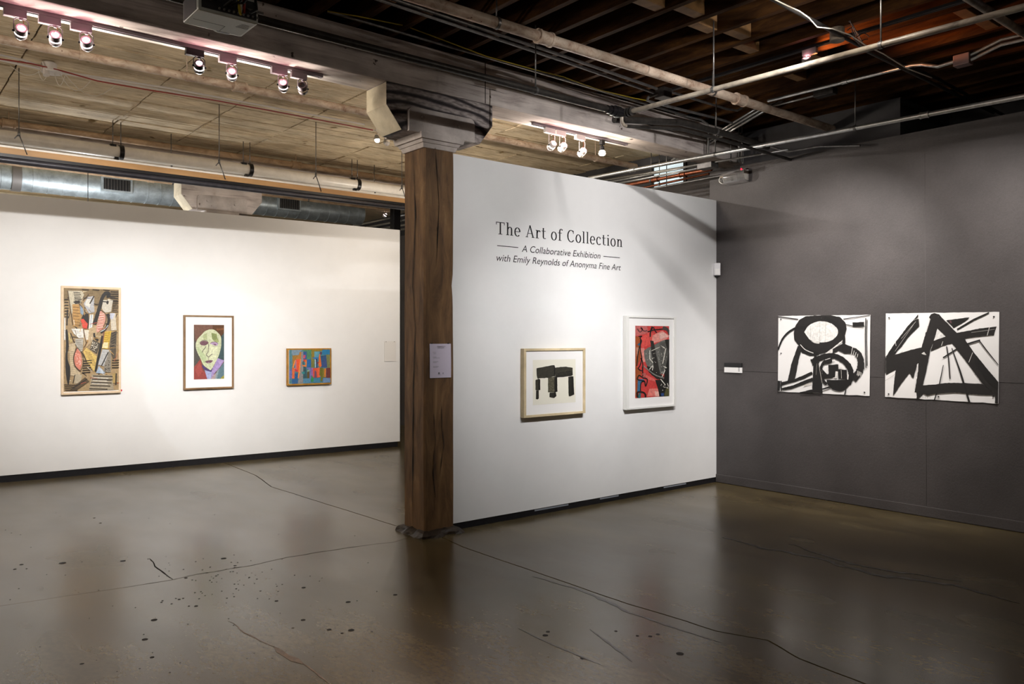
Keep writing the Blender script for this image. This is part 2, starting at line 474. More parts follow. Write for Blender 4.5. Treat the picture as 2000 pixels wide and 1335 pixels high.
def ribbon(name, pts, wd, mat, z=0.0012, parent=floor, seed=0, amp=0.02):
    """a hairline crack, scuff or filler strip lying in the floor surface"""
    fine = []
    for k in range(len(pts) - 1):
        p, q = Vector(pts[k]), Vector(pts[k + 1]); n = max(2, int((q - p).length / 0.05))
        fine += [p.lerp(q, i / n) for i in range(n)]
    fine.append(Vector(pts[-1]))
    L1 = []; L2 = []
    for i, p in enumerate(fine):
        d = (fine[min(i + 1, len(fine) - 1)] - fine[max(i - 1, 0)]); d = Vector((d.x, d.y, 0)).normalized(); s = Vector((-d.y, d.x, 0))
        o = s * noise.noise(Vector((i * 0.35, seed, 0))) * amp
        ww = wd * (0.45 + 1.1 * abs(noise.noise(Vector((i * 0.5, seed + 5, 2))))) * min(1, 0.25 + 3 * min(i, len(fine) - 1 - i) / len(fine))
        L1.append(Vector((p.x, p.y, z)) + o + s * ww); L2.append(Vector((p.x, p.y, z)) + o - s * ww)
    n = len(L1)
    return MB().add(L1 + L2, [(i, i + 1, n + i + 1, n + i) for i in range(n - 1)]).build(name, mat, parent)


ribbon('scuff', fl((1040, 1125), (1130, 1150), (1230, 1195), (1330, 1230), (1410, 1255)), 0.016, M['floor_scuff'], seed=3)
ribbon('crack', fl((240, 1147), (335, 1132), (400, 1118), (480, 1106), (560, 1088), (700, 1066), (770, 1058)), 0.004, M['floor_joint'], seed=8)
ribbon('crack', fl((292, 1090), (305, 1105), (318, 1118), (337, 1131)), 0.008, M['floor_joint'], seed=4)
ribbon('crack', fl((445, 1212), (478, 1235), (510, 1250), (540, 1265)), 0.007, M['crack_pale'], seed=5)
ribbon('crack', fl((536, 1262), (560, 1280), (592, 1296)), 0.028, M['crack_pale'], seed=6)
ribbon('crack', fl((590, 1294), (615, 1312), (650, 1340)), 0.009, M['crack_pale'], seed=7)
ribbon('scuff', fl((1012, 1226), (1065, 1252), (1110, 1272), (1175, 1298)), 0.010, M['floor_scuff'], seed=9, amp=0.01)
ribbon('scuff', fl((1152, 1228), (1185, 1252), (1215, 1275), (1235, 1292)), 0.012, M['floor_scuff'], seed=10, amp=0.01)
ribbon('scuff', fl((1410, 1048), (1500, 1072), (1600, 1090), (1700, 1120), (1860, 1142), (1990, 1178)), 0.03, M['floor_scuff'], seed=11, amp=0.05)
ribbon('scuff', fl((1540, 1062), (1660, 1100), (1760, 1118), (1880, 1135)), 0.018, M['floor_scuff'], seed=12, amp=0.05)
spots = [(122, 1099, 11), (42, 1102, 6), (29, 1111, 5), (240, 1095, 9), (437, 1090, 9), (184, 1011, 5), (196, 1021, 5), (593, 1147, 6),
         (680, 1175, 7), (592, 1210, 6), (643, 1229, 6), (686, 1230, 8), (668, 1236, 4), (772, 1161, 6), (301, 1210, 8), (283, 1248, 7),
         (459, 1104, 5), (363, 1128, 5), (1065, 1240, 7), (1070, 1233, 5), (1138, 1285, 6), (1285, 1238, 5), (1245, 1241, 4), (1270, 1242, 5), (1328, 1276, 9),
         (1203, 1232, 4), (160, 1296, 5), (297, 1283, 5), (350, 1170, 4), (383, 1183, 5), (540, 1173, 5), (572, 1226, 3), (726, 1233, 3), (160, 1097, 3), (52, 1110, 3)]
rs_ = random.Random(5)
spots += [(rs_.gauss(420, 75), rs_.gauss(1135, 28), rs_.choice((1.5, 2, 2.5, 3))) for _ in range(70)] + [(rs_.uniform(10, 760), rs_.uniform(1000, 1320), rs_.choice((1.5, 2, 2))) for _ in range(60)]
for k, (x, y, s_) in enumerate(spots):
    c = P(x, y, Z=0); r_ = s_ * 0.0021
    pl = [(c.x + r_ * (1 + 0.3 * noise.noise(Vector((k, i, 0)))) * math.cos(i * 0.7), c.y + r_ * (1 + 0.3 * noise.noise(Vector((i, k, 1)))) * math.sin(i * 0.7)) for i in range(9)]
    MB().flat(pl, (0, 0, 0.001), (1, 0, 0), (0, 1, 0)).build('spot', M['floor_spot'], floor)

# ------------------------------------------------------------------ walls
# left partition (slightly turned), middle partition, grey right wall
WL0, WL1 = P(0, 942.8, Z=0), P(781, 871.6, Z=0)
UL = (WL1 - WL0).normalized(); NL = Vector((UL.y, -UL.x, 0))      # NL faces the camera side
ZT_L, ZT_M = 3.05, 2.985
YM, XG = 5.235, 7.095
lw0 = WL0 - UL * 5.2
def wallbox(mb, o, u, n, length, thick, z0, z1):
    c = Vector(o) + u * length / 2 - n * thick / 2
    return mb.obox((c.x, c.y, (z0 + z1) / 2), u, n, Vector((0, 0, 1)), length / 2, thick / 2, (z1 - z0) / 2)
wl = struct('wall_left', wallbox(MB(), lw0, UL, NL, (WL1 - lw0).length, 0.14, 0.075, ZT_L), M['white_wall'])
bl = struct('baseboard_left', wallbox(MB(), lw0 - NL * 0.012, UL, NL, (WL1 - lw0).length - 0.03, 0.10, 0.0, 0.077), M['black_base'])
wm = struct('wall_middle', MB().box((3.676, YM, 0.055), (XG, YM + 0.16, ZT_M)), M['white_wall'])
bm_ = struct('baseboard_middle', MB().box((3.676, YM + 0.008, 0.0), (XG, YM + 0.14, 0.057)), M['black_base'])
for k, (x0, x1, y) in enumerate([(4.55, 4.95, 0), (5.35, 5.6, 0), (6.25, 6.6, 0)]):
    pl = [(x0 + (x1 - x0) * t / 8, 0.034 + 0.007 * noise.noise(Vector((t, k, 3)))) for t in range(9)] + [(x0 + (x1 - x0) * t / 8, 0.05 + 0.007 * noise.noise(Vector((t, k, 7)))) for t in range(8, -1, -1)]
    MB().flat(pl, (0, YM + 0.0075, 0), (1, 0, 0), (0, 0, 1)).build('scuff', M['base_scuff'], bm_)
wr = struct('wall_right', MB().box((XG, YMIN, 0), (XG + 0.40, 5.32, 3.30)), M['grey_wall'])
struct('baseboard_right', MB().box((XG - 0.012, YMIN, 0.004), (XG + 0.02, YM, 0.088)), M['grey_wall'], bevel=0.004)
# hairline seams in the grey boards
for (a, b2, nm) in [(P(1400, 722, X=XG - .0015), P(2000, 748, X=XG - .0015), 'seam')]:
    MB().tube([a, b2], 0.0016, 5).build(nm, M['grey_wall'], wr)
MB().tube([P(1810, 1022, X=XG), P(1806, 300, X=XG)], 0.0012, 5).build('seam', M['grey_wall'], wr)
# recessed upper wall, chase panel and the outer walls
struct('wall_upper', MB().box((8.6, YMIN, 0), (8.75, 5.4, 4.3)), M['dark_wall'])
struct('wall_chase', MB().box((7.53, 3.5, 3.2), (8.6, 5.32, 3.76)), M['panel_grey'])
wo = struct('wall_outer', MB().box((8.0, 5.32, 0), (8.15, YMAX, 4.1)), M['dark_wall'])
struct('wall_outer_low', MB().box((7.496, 5.32, 0), (8.0, 15, 3.33)), M['grey_wall'])
struct('wall_back', MB().box((XMIN, YMAX, 0), (8.15, YMAX + 0.15, 4.1)), M['lit_end_and_wall'])
struct('wall_side', MB().box((XMIN - 0.15, YMIN, 0), (XMIN, YMAX, 4.3)), M['white_wall'])
struct('wall_rear', MB().box((XMIN, YMIN - 0.15, 0), (8.75, YMIN, 4.3)), M['grey_wall'])

# window in the outer wall with panes between glazing bars
wn = empty('window_1'); tag(wn, kind='structure')
wy0, wy1, wz0, wz1 = 6.38, 6.86, 3.36, 3.74
fr = MB()
for (a, b2) in [((7.975, wy0 - .04, wz0 - .04), (8.0, wy0, wz1 + .04)), ((7.975, wy1, wz0 - .04), (8.0, wy1 + .04, wz1 + .04)),
                ((7.975, wy0, wz0 - .04), (8.0, wy1, wz0)), ((7.975, wy0, wz1), (8.0, wy1, wz1 + .04)), ((7.975, wy0, 3.535), (8.0, wy1, 3.565))]:
    fr.box(a, b2)
fr.build('window_frame', M['black_metal'], wn)
for z0, z1 in ((wz0, 3.535), (3.565, wz1)):
    MB().box((7.99, wy0, z0), (7.998, wy1, z1)).build('pane', M['daylight'], wn)

# ------------------------------------------------------------------ ceiling: planked soffit behind the beam, open joists in front
ZC, ZJ = 3.87, 3.765
ceil = struct('ceiling', MB().box((XMIN, 5.42, ZC + 0.012), (8.15, YMAX, ZC + 0.12)), M['ceil_back'])
cm = {}
y = 5.42
seams = [-1.4]
while seams[-1] < 8.0: seams.append(min(8.0, seams[-1] + random.choice((.78, .86, 1.12))))
while y < 10.4:
    pw = 0.185 + 0.04 * random.random()
    for k in range(len(seams) - 1):
        dz = random.uniform(-0.015, 0.002)
        MB().box((seams[k] + 0.007, y + 0.007, ZC + dz), (seams[k + 1] - 0.007, y + pw - 0.007, ZC + 0.014)).build('plank', M['ceil_plank'], ceil, fix=False)
    y += pw
while y < YMAX:
    MB().box((XMIN, y + 0.004, ZC), (8.0, y + 0.39, ZC + 0.014)).build('plank', M['ceil_plank'], ceil, fix=False)
    y += 0.4
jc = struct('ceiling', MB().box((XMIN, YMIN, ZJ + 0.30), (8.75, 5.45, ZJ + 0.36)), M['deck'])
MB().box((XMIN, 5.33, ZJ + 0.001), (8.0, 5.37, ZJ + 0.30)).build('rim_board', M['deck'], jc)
jx = 3.71 - 0.305 * 26; jm = None
while jx < 8.55:
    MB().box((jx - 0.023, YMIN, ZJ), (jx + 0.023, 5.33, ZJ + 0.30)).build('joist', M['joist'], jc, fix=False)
    jx += 0.305
for (px, py) in [(1252, 8), (1322, 18), (1350, 50), (1415, 62), (1432, 90), (1870, 22), (1927, 52), (1600, 120), (1540, 150)]:
    p = P(px, py, Z=ZJ)
    k = round((p.x - 3.71) / 0.305 - 0.5)
    x0 = 3.71 + 0.305 * k + 0.023
    MB().box((x0, p.y - 0.045, ZJ + 0.012), (x0 + 0.259, p.y + 0.045, ZJ + 0.13)).build('blocking', M['block'], jc, bevel=0.006)

# ------------------------------------------------------------------ timber beams
def beam(y0, y1, label):
    o = empty('timber_beam', (0, (y0 + y1) / 2, 3.426), label, 'beam')
    MB().box((XMIN, y0, 3.426), (7.6, y1, 3.60)).build('lower_timber', M['white_wood'], o, bevel=0.012)
    MB().box((XMIN, y0 + 0.008, 3.603), (7.6, y1 - 0.008, 3.765)).build('upper_timber', M['white_wood'], o, bevel=0.010)
    return o
b1 = beam(5.20, 5.50, 'whitewashed double timber beam resting on the brown post')
b2o = beam(9.97, 10.27, 'whitewashed timber beam above the long left white wall')
# drying checks and butt joints on the near beam
for (x0, y0, x1, y1, wd) in [(1190, 218, 1262, 242, .008), (1230, 232, 1330, 262, .007), (1100, 190, 1180, 216, .004), (900, 160, 1000, 185, .003)]:
    a, c = P(x0, y0, Y=5.198), P(x1, y1, Y=5.198)
    pl = []
    n = 14
    for s_ in (1, -1):
        rng = range(n + 1) if s_ == 1 else range(n, -1, -1)
        for i in rng:
            t = i / n
            p = a.lerp(c, t)
            hw = wd * math.sin(math.pi * min(1, max(0.03, t))) * (0.6 + 0.8 * abs(noise.noise(Vector((i * .7, x0, s_)))))
            pl.append((p.x, p.z + s_ * hw + 0.006 * noise.noise(Vector((i * .4, x0, 0)))))
    MB().flat(pl, (0, 5.1985, 0), (1, 0, 0), (0, 0, 1)).build('check', M['crack_dark'], b1)
for px in (948,):
    a = P(px, 130, Y=5.198)
    MB().box((a.x - .003, 5.1975, 3.43), (a.x + .003, 5.2, 3.765)).build('butt_joint', M['crack_dark'], b1)

# ------------------------------------------------------------------ the brown post with its bolster
PX0, PX1, PY0, PY1 = 3.396, 3.673, 5.20, 5.497
ZP = 2.985


def bolster_poly(x0, x1, zt=3.424, zk=3.255, zb=3.09, cut=0.13):
    return [(x0, zk), (x0 + cut, zb), (x1 - cut, zb), (x1, zk), (x1, zt), (x0, zt)]


def bracket_poly(x0, x1, z0, z1, r=0.045):
    pts = [(x0, z0), (x1, z0)]
    pts += [(x1 - r + r * math.cos(t), z1 - r + r * math.sin(t)) for t in [i * math.pi / 12 for i in range(7)]]
    pts += [(x0 + r - r * math.sin(t), z1 - r + r * math.cos(t)) for t in [i * math.pi / 12 for i in range(7)]]
    return pts


def post(x0, x1, y0, y1, label, full=True, dx=0.0):
    o = empty('timber_post', ((x0 + x1) / 2, (y0 + y1) / 2, 0), label, 'post')
    # shaft: rough sawn, slightly waney on the edges
    v = []; f = []; n = 34; c = 0.012
    for i in range(n + 1):
        z = 0.02 + (ZP - 0.02) * i / n
        def w_(k): return 0.004 * noise.noise(Vector((z * 1.7, k, x0)))
        bump = -0.012 * math.exp(-((z - 1.93) / 0.07) ** 2) if full else 0
        bx = x1 + w_(1) + bump; ax = x0 + w_(2); ay = y0 + w_(3); by = y1 + w_(4)
        v += [(ax + c, ay, z), (bx - c, ay, z), (bx, ay + c, z), (bx, by - c, z), (bx - c, by, z), (ax + c, by, z), (ax, by - c, z), (ax, ay + c, z)]
    for i in range(n):
        for k in range(8): f.append((i*8+k, i*8+(k+1) % 8, (i+1)*8+(k+1) % 8, (i+1)*8+k))
    sh = MB().add(v, f).build('shaft', M['post_wood'], o)
    if full:
        # checks running up both faces
        for k, pts in enumerate([[(808, 300), (812, 420), (807, 560), (812, 640), (808, 760), (807, 900), (806, 1010)], [(850, 290), (857, 400), (852, 520)], [(846, 800), (850, 860), (845, 920), (851, 980)], [(860, 780), (866, 870), (858, 930)]]):
            if k == 0: q = [P(a, b_, X=x0 - 0.001) for a, b_ in pts]; sd = Vector((0, 1, 0))
            else: q = [P(a, b_, Y=y0 - 0.001) for a, b_ in pts]; sd = Vector((1, 0, 0))
            fine = []
            for i in range(len(q) - 1): fine += [q[i].lerp(q[i + 1], t / 8) for t in range(8)]
            fine.append(q[-1]); L1 = []; L2 = []
            wd = 0.0085 if k == 0 else 0.0035
            for i, p in enumerate(fine):
                off = 0.005 * noise.noise(Vector((i * .3, k, 5))); ww = wd * (0.35 + abs(noise.noise(Vector((i * .21, k, 8)))) * 1.6) * min(1, .1 + 6 * min(i, len(fine) - 1 - i) / len(fine))
                L1.append(p + sd * (off + ww)); L2.append(p + sd * (off - ww))
            m_ = len(L1)
            nrm = Vector((-0.005, 0, 0)) if k == 0 else Vector((0, -0.005, 0))
            MB().add([p_ + nrm for p_ in L1 + L2], [(i, i + 1, m_ + i + 1, m_ + i) for i in range(m_ - 1)]).build('check', M['crack_dark'], sh)
    # moulded capital: three stepped courses
    cp = MB()
    lay = [(0.000, 0.012, ZP, ZP + 0.035), (0.018, 0.030, ZP + 0.035, ZP + 0.06), (0.045, 0.055, ZP + 0.06, ZP + 0.105)]
    def course(e0, e1, z0, z1):
        v = []
        for e, z in ((e0, z0), (e1, z1)):
            v += [(x0 - e - 0.012, y0 - e - 0.004, z), (x1 + e + 0.012, y0 - e - 0.004, z), (x1 + e + 0.012, y1 + e, z), (x0 - e - 0.012, y1 + e, z)]
        cp.add(v, [(0,3,2,1),(4,5,6,7),(0,1,5,4),(1,2,6,5),(2,3,7,6),(3,0,4,7)])
    for a in lay: course(*a)
    cp.build('capital', M['capital_paint'], o, bevel=0.004)
    bo = MB().prism(bolster_poly(3.063 + dx, 4.057 + dx), (0, y0, 0), (1, 0, 0), (0, 0, 1), (0, y1 - y0, 0)).build('bolster', M['bolster_wood'] if full else M['white_wood'], o, bevel=0.004)
    # lit end of the bolster, its brightness put into a paler colour
    MB().add([(3.0615 + dx, y0 + .001, 3.255), (3.0615 + dx, y1 - .001, 3.255), (3.0615 + dx, y1 - .001, 3.42), (3.0615 + dx, y0 + .001, 3.42),
              (3.192 + dx, y0 + .001, 3.0885), (3.192 + dx, y1 - .001, 3.0885)], [(0, 1, 2, 3), (0, 4, 5, 1)]).build('end_face', M['lit_end_and_wall'], bo)
    for yy, dd in ((y0, -0.03), (y1, 0.03)):
        br = MB().prism(bracket_poly(3.24 + dx, 3.855 + dx, ZP + 0.10, 3.27), (0, yy, 0), (1, 0, 0), (0, 0, 1), (0, dd, 0)).build('side_plate', M['capital_paint'], o, bevel=0.003)
        if dd < 0:
            for bx, bz in ((3.36, 3.20), (3.70, 3.185)):
                MB().tube([(bx + dx, yy + dd, bz), (bx + dx, yy + dd - 0.014, bz)], 0.013, 6).build('bolt', M['capital_paint'], br)
    return o


p1 = post(PX0, PX1, PY0, PY1, 'brown rough timber post with stepped capital between the white walls')
post(3.40, 3.68, 9.985, 10.28, 'timber post buried behind the left white wall, only its bolster showing', False, 0.0)
# rough concrete collar at the foot of the near post
v = []
n = 40
for ring_, (e, z) in enumerate([(0.062, 0.0), (0.05, 0.02), (0.03, 0.036), (0.004, 0.046), (-0.03, 0.046)]):
    for k in range(n):
        t = 2 * math.pi * k / n
        cx, cy = (PX0 + PX1) / 2, (PY0 + PY1) / 2
        c_, s_ = math.cos(t), math.sin(t); q = 1 / max(abs(c_), abs(s_))
        q = q * 0.93 + 0.07 * 1.18
        e2 = e * (1 + 0.7 * noise.noise(Vector((c_ * 2, s_ * 2, ring_ * .4))))
        v.append((cx + c_ * q * (0.139 + e2), cy + s_ * q * (0.149 + e2), z * (1 + 0.35 * noise.noise(Vector((c_ * 4, s_ * 4, 2))))))
f = [(r * n + k, r * n + (k + 1) % n, (r + 1) * n + (k + 1) % n, (r + 1) * n + k) for r in range(4) for k in range(n)]
MB().add(v, f).build('footing_collar', M['footing'], p1)

# ------------------------------------------------------------------ pipes and conduits
def pipe(name, pts, r, mat, label, cat='pipe', group=None, couplings=(), clamps=(), rods=(), n=14, cm_=None):
    """a run of pipe; couplings are distances 0..1 along it; rods hang it from the ceiling"""
    pts = [Vector(p) for p in pts]
    o = empty(name, pts[0], label, cat, group)
    MB().tube(pts, r, n).build('run', mat, o)
    L_tot = sum((pts[i + 1] - pts[i]).length for i in range(len(pts) - 1))
    def at(t):
        d = t * L_tot
        for i in range(len(pts) - 1):
            l = (pts[i + 1] - pts[i]).length
            if d <= l or i == len(pts) - 2: return pts[i].lerp(pts[i + 1], d / l), (pts[i + 1] - pts[i]).normalized()
            d -= l
    for t in couplings:
        c, d = at(t)
        mb = MB(); mb.ring(c, d, r * 0.98, r * 2.6, r * 0.28); mb.ring(c - d * r * 1.5, d, r * 0.98, r * 0.5, r * 0.42); mb.ring(c + d * r * 1.5, d, r * 0.98, r * 0.5, r * 0.42)
        mb.build('coupling', mat, o)
    for t, ztop in rods:
        c, d = at(t)
        ha = MB(); ha.ring(c, d, r * 1.02, 0.02, 0.004)
        ho = ha.build('hanger_ring', cm_ or M['dull_conduit'], o)
        MB().tube([c + Vector((0, 0, r)), Vector((c.x, c.y, ztop))], 0.005, 8).build('hanger_rod', cm_ or M['dull_conduit'], o)
    return o


def alongX(px, py, Y, x0, x1):
    z = P(px, py, Y=Y).z
    return [(x0, Y, z), (x1, Y, z)]


def frac(px, Y, x0, x1):
    return (P(px, 300, Y=Y).x - x0) / (x1 - x0)


# left bay
Y_ = 6.75
pp = [P(0, 83, Y=Y_), P(735, 218, Y=Y_)]
pp[0].z = pp[1].z = 3.652
d_ = (pp[1] - pp[0]); a0 = pp[0] - d_ * 0.5; a1 = pp[0] + d_ * 2.2
pipe('sprinkler_pipe', [a0, a1], 0.033, M['pink_pipe'], 'cream flaking sprinkler pipe just under the planked ceiling', 'pipe',
     couplings=[(frac(468, Y_, a0.x, a1.x))], rods=[(frac(365, Y_, a0.x, a1.x), ZC), (frac(157, Y_, a0.x, a1.x), ZC), (frac(1163, Y_, a0.x, a1.x), ZC)], cm_=M['pink_pipe'])
Yc = 7.75
jb = P(96, 136, Y=Yc)
pipe('conduit', [P(-200, 85, Y=Yc), P(0, 107, Y=Yc), P(45, 117, Y=Yc), P(70, 126, Y=Yc), jb], 0.010, M['white_metal'], 'short white conduit bending into the ceiling junction box from the left', 'conduit', n=8)
pipe('conduit', [P(-200, 98, Y=Yc - .03), P(0, 117, Y=Yc - .03), P(78, 134, Y=Yc - .03)], 0.010, M['white_metal'], 'white conduit left of the junction box, lower of the two there', 'conduit', n=8)
pipe('conduit', [jb, P(330, 172, Y=Yc), P(712, 243, Y=Yc)], 0.010, M['white_metal'], 'upper thin white conduit under the ceiling right of the junction box', 'conduit', n=8)
pipe('conduit', [P(110, 141, Y=Yc - .03), P(330, 178, Y=Yc - .03), P(735, 255, Y=Yc - .03)], 0.009, M['white_metal'], 'lower thin white conduit under the ceiling right of the junction box', 'conduit', n=8)
tag(MB().tube([P(x, y_, Y=Yc - .05) for x, y_ in [(-100, 104), (0, 115), (60, 124), (120, 138), (190, 158), (280, 174), (420, 196), (560, 222), (728, 254)]], 0.006, 7).build('red_cable', M['red_wire']),
    'red cable strung along the thin white ceiling conduits', 'cable')
jo = empty('junction_box', jb, 'round white ceiling junction box with dangling pale wires', 'junction box')
c = jb + Vector((0, 0, 0.02))
MB().tube([c + Vector((0, 0, -0.035)), c + Vector((0, 0, -0.03)), c + Vector((0, 0, 0.03)), c + Vector((0, 0, 0.04))], [0.05, 0.06, 0.06, 0.05], 20).build('body', M['white_metal'], jo)
MB().tube([c + Vector((0.02, 0, -0.035)), c + Vector((0.02, 0, -0.045)), c + Vector((0.02, 0, -0.052))], [0.085, 0.08, 0.04], 20).build('dish', M['white_metal'], jo)
MB().tube([c + Vector((-0.03, -0.03, -0.03)), c + Vector((-0.03, -0.05, -0.085))], 0.026, 12).build('socket', M['white_metal'], jo)
for k in range(5):
    q = [c + Vector((-0.05 + 0.04 * k, -0.03, -0.04))]
    for i in range(1, 9):
        t = i / 8
        q.append(q[0] + Vector((0.16 * (k - 1.5) * t, -0.02 * t, -0.10 * math.sin(math.pi * t) * (0.6 + .2 * k) - 0.02 * t)))
    MB().tube(q, 0.003, 5).build('loose_wire', M['white_cable'], jo)

Yv = 9.44
v0, v1 = P(0, 265, Y=Yv), P(780, 372, Y=Yv)
v0.z = v1.z = (v0.z + v1.z) / 2
dv = v1 - v0
va, vb = v0 - dv * 0.4, v0 + dv * 1.5
pv = pipe('drain_pipe', [va, vb], 0.066, M['white_pvc'], 'large white plastic pipe hung along the ceiling by black straps', 'pipe', n=20)
for px in (236, 488, 698):
    t = (P(px, 300, Y=Yv).x - va.x) / (vb.x - va.x); c = va.lerp(vb, t)
    st = MB(); st.ring(c, dv, 0.066, 0.045, 0.012)
    so = st.build('strap', M['black_metal'], pv)
    MB().obox(c + Vector((-.05, -0.02, -0.085)), Vector((1, 0, 0)), Vector((0, 1, 0)), Vector((0, 0, 1)), .02, .02, .025).build('clip', M['black_metal'], so)
    MB().obox(c + Vector((-.085, -0.02, 0.06)), Vector((1, 0, 0)), Vector((0, 1, 0)), Vector((0, 0, 1)), .03, .03, .012).build('clip', M['black_metal'], so)
    for dx_ in (0, -0.08):
        MB().tube([c + Vector((dx_, 0, 0.07)), Vector((c.x + dx_, c.y, ZC))], 0.005, 6).build('hanger_rod', M['dull_conduit'], pv)
pipe('conduit', [P(0, 281, Y=9.58) - dv * .4, P(0, 281, Y=9.58) + dv * 1.5], 0.016, M['white_pvc'], 'slim white pipe tucked just below the large white pipe', 'pipe', n=10, rods=[(.4, ZC), (.7, ZC)])
Yb = 9.7
pipe('sprinkler_pipe', [(-1.5, Yb, 3.735), (8.0, Yb, 3.735)], 0.035, M['brown_pipe'], 'tan rusty pipe running above the large white pipe', 'pipe', couplings=[0.29, .62], rods=[(.29, ZC), (.62, ZC)], cm_=M['brown_pipe'])

# hanging timber board with a black rail and pipe under it
Yh = 8.1
hb = empty('hanging_board', P(400, 345, Y=Yh), 'long tan board with black lower rail hung on wires before the left wall', 'board')
xa, xb = -2.5, P(800, 400, Y=Yh).x + 2.6
MB().box((xa, Yh, 3.105), (xb, Yh + 0.02, 3.162)).build('board', M['tan_board'], hb, bevel=0.003)
MB().box((xa, Yh - 0.004, 3.160), (xb, Yh + 0.024, 3.176)).build('edging', M['white_pvc'], hb)
MB().box((xa, Yh - 0.012, 3.078), (xb, Yh + 0.03, 3.106)).build('rail', M['black_metal'], hb)
MB().tube([(xa, Yh + 0.005, 3.052), (xb, Yh + 0.005, 3.052)], 0.027, 16).build('rail_pipe', simple('dark_grey_rail_pipe', '#3a393e', 0.35, 0.4, var=.2), hb)
for px, py in ((37, 270), (428, 310), (617, 352), (785, 375)):
    c = P(px, py, Y=Yh)
    mb = MB(); mb.tube([(c.x, Yh, ZC), (c.x, Yh - 0.0, 3.29)], 0.004, 6)
    mb.tube([(c.x, Yh, 3.29), (c.x - 0.035, Yh - .01, 3.245)], 0.005, 6); mb.tube([(c.x, Yh, 3.29), (c.x + 0.06, Yh - .008, 3.12)], 0.005, 6)
    mb.tube([(c.x, Yh, 3.27), (c.x, Yh, 3.31)], 0.011, 8)
    mb.build('hanger_wire', M['dull_conduit'], hb)

# spiral duct beyond the left wall
Yd = 11.5
zd = 3.50
dx0, dx1 = -2.0, P(704, 400, Y=Yd).x
du = empty('air_duct', (2, Yd, zd), 'galvanised spiral air duct passing behind the left white wall', 'duct')
mb = MB(); mb.tube([(dx0, Yd, zd), (dx1, Yd, zd)], 0.165, 28); mb.build('tube', M['duct'], du)
x = dx0 + .1
while x < dx1:
    MB().ring((x, Yd, zd), (1, 0.0, 0), 0.163, 0.016, 0.006, 28).build('seam', M['duct'], du)
    x += 0.165
for px0, px1 in ((202, 254), (546, 584)):
    xa_, xb_ = P(px0, 350, Y=Yd - .17).x, P(px1, 350, Y=Yd - .17).x
    go = MB(); go.box((xa_ - .03, Yd - .185, zd - 0.085), (xb_ + .03, Yd - .11, zd + .10))
    gr = go.build('register', M['duct'], du, bevel=.004)
    g2 = MB(); g2.box((xa_, Yd - .190, zd - .06), (xb_, Yd - .184, zd + .08)); g2.build('grille', M['grille'], gr)
    k = 0
    for i in range(9):
        xx = xa_ + (xb_ - xa_) * (i + .5) / 9
        k += 1
        MB().box((xx - .003, Yd - .195, zd - .06), (xx + .003, Yd - .189, zd + .08)).build('bar', M['dull_conduit'], gr)
xc_ = P(30, 345, Y=Yd).x
MB().ring((xc_, Yd, zd), (1, 0, 0), 0.165, 0.10, 0.012, 28).build('collar', M['grey_metal'], du)
pipe('conduit', [P(-50, 305, Y=11.0), P(0, 317, Y=11.0), P(335, 357, Y=11.0), P(760, 410, Y=11.0)], 0.022, M['brown_pipe'], 'thin rusty pipe above the spiral air duct', 'pipe', couplings=[.35, .6], rods=[(.4, ZC), (.75, ZC)])
tag(MB().box((4.95, 10.9, 0), (5.07, 11.02, ZC)).build('steel_column', M['black_metal'], bevel=.004), 'dark steel column behind the right end of the left wall', 'column')
o = bpy.data.objects['steel_column']
pc = P(772, 430, Y=10.96); o.location.x = pc.x - 5.01
for k in range(4):
    pipe('conduit', [P(690 + 26 * k, 441 + 3 * k, Y=12.0), P(800 + 60, 405 + 11 * k, Y=10.5)], 0.018, M['conduit'],
         ['topmost', 'second', 'third', 'lowest'][k] + ' galvanised conduit seen through the gap left of the brown post', 'conduit', 'conduits in the gap by the post', n=8, rods=[(.5, ZC)])

# right bay
Ya = 4.17
za = P(1100, 86, Y=Ya).z
pipe('sprinkler_pipe', [(0.5, Ya, za), (7.60, Ya, za)], 0.037, M['pink_pipe'], 'cream flaking pipe crossing the dark joists to the grey wall', 'pipe',
     couplings=[frac(1063, Ya, .5, 7.6), frac(1445, Ya, .5, 7.6)], rods=[(frac(970, Ya, .5, 7.6), ZJ), (frac(1392, Ya, .5, 7.6), ZJ)], n=18)
for k, (dy, name_) in enumerate(((-7, 'upper'), (3, 'lower'))):
    q = [P(640, -40 + dy + 3, Y=4.57), P(1100, 116 + dy, Y=4.57), P(1283, 180 + dy, Y=4.57)]
    pipe('conduit', q, 0.012, M['dull_conduit'], name_ + ' of the paired grey conduits ending at the box under the joists', 'conduit', n=8)
jq = P(1296, 182, Y=4.57)
jo = empty('junction_box', jq, 'grey square junction box where conduits meet under the dark joists', 'junction box')
MB().obox(jq, Vector((1, 0, 0)), Vector((0, 1, 0)), Vector((0, 0, 1)), .055, .05, .04).build('body', M['grey_pipe'], jo, bevel=.004)
MB().obox(jq - Vector((0, 0, .042)), Vector((1, 0, 0)), Vector((0, 1, 0)), Vector((0, 0, 1)), .058, .053, .003).build('cover', M['dull_conduit'], jo)
pipe('conduit', [P(1283, 183, Y=4.55), P(1266, 190, Y=4.55), P(1264, 196, Y=4.55), P(1275, 200, Y=4.55), P(1400, 231, Y=4.55), P(1430, 240, Y=4.55)], 0.012, M['dull_conduit'], 'bent conduit looping below the square junction box', 'conduit', n=8)
pipe('conduit', [P(1312, 180, Y=4.68), P(1420, 213, Y=4.68), P(1440, 216, Y=4.68), P(1455, 207, Y=4.66)], 0.011, M['dull_conduit'], 'conduit leaving the square junction box towards the grey wall', 'conduit', n=8)
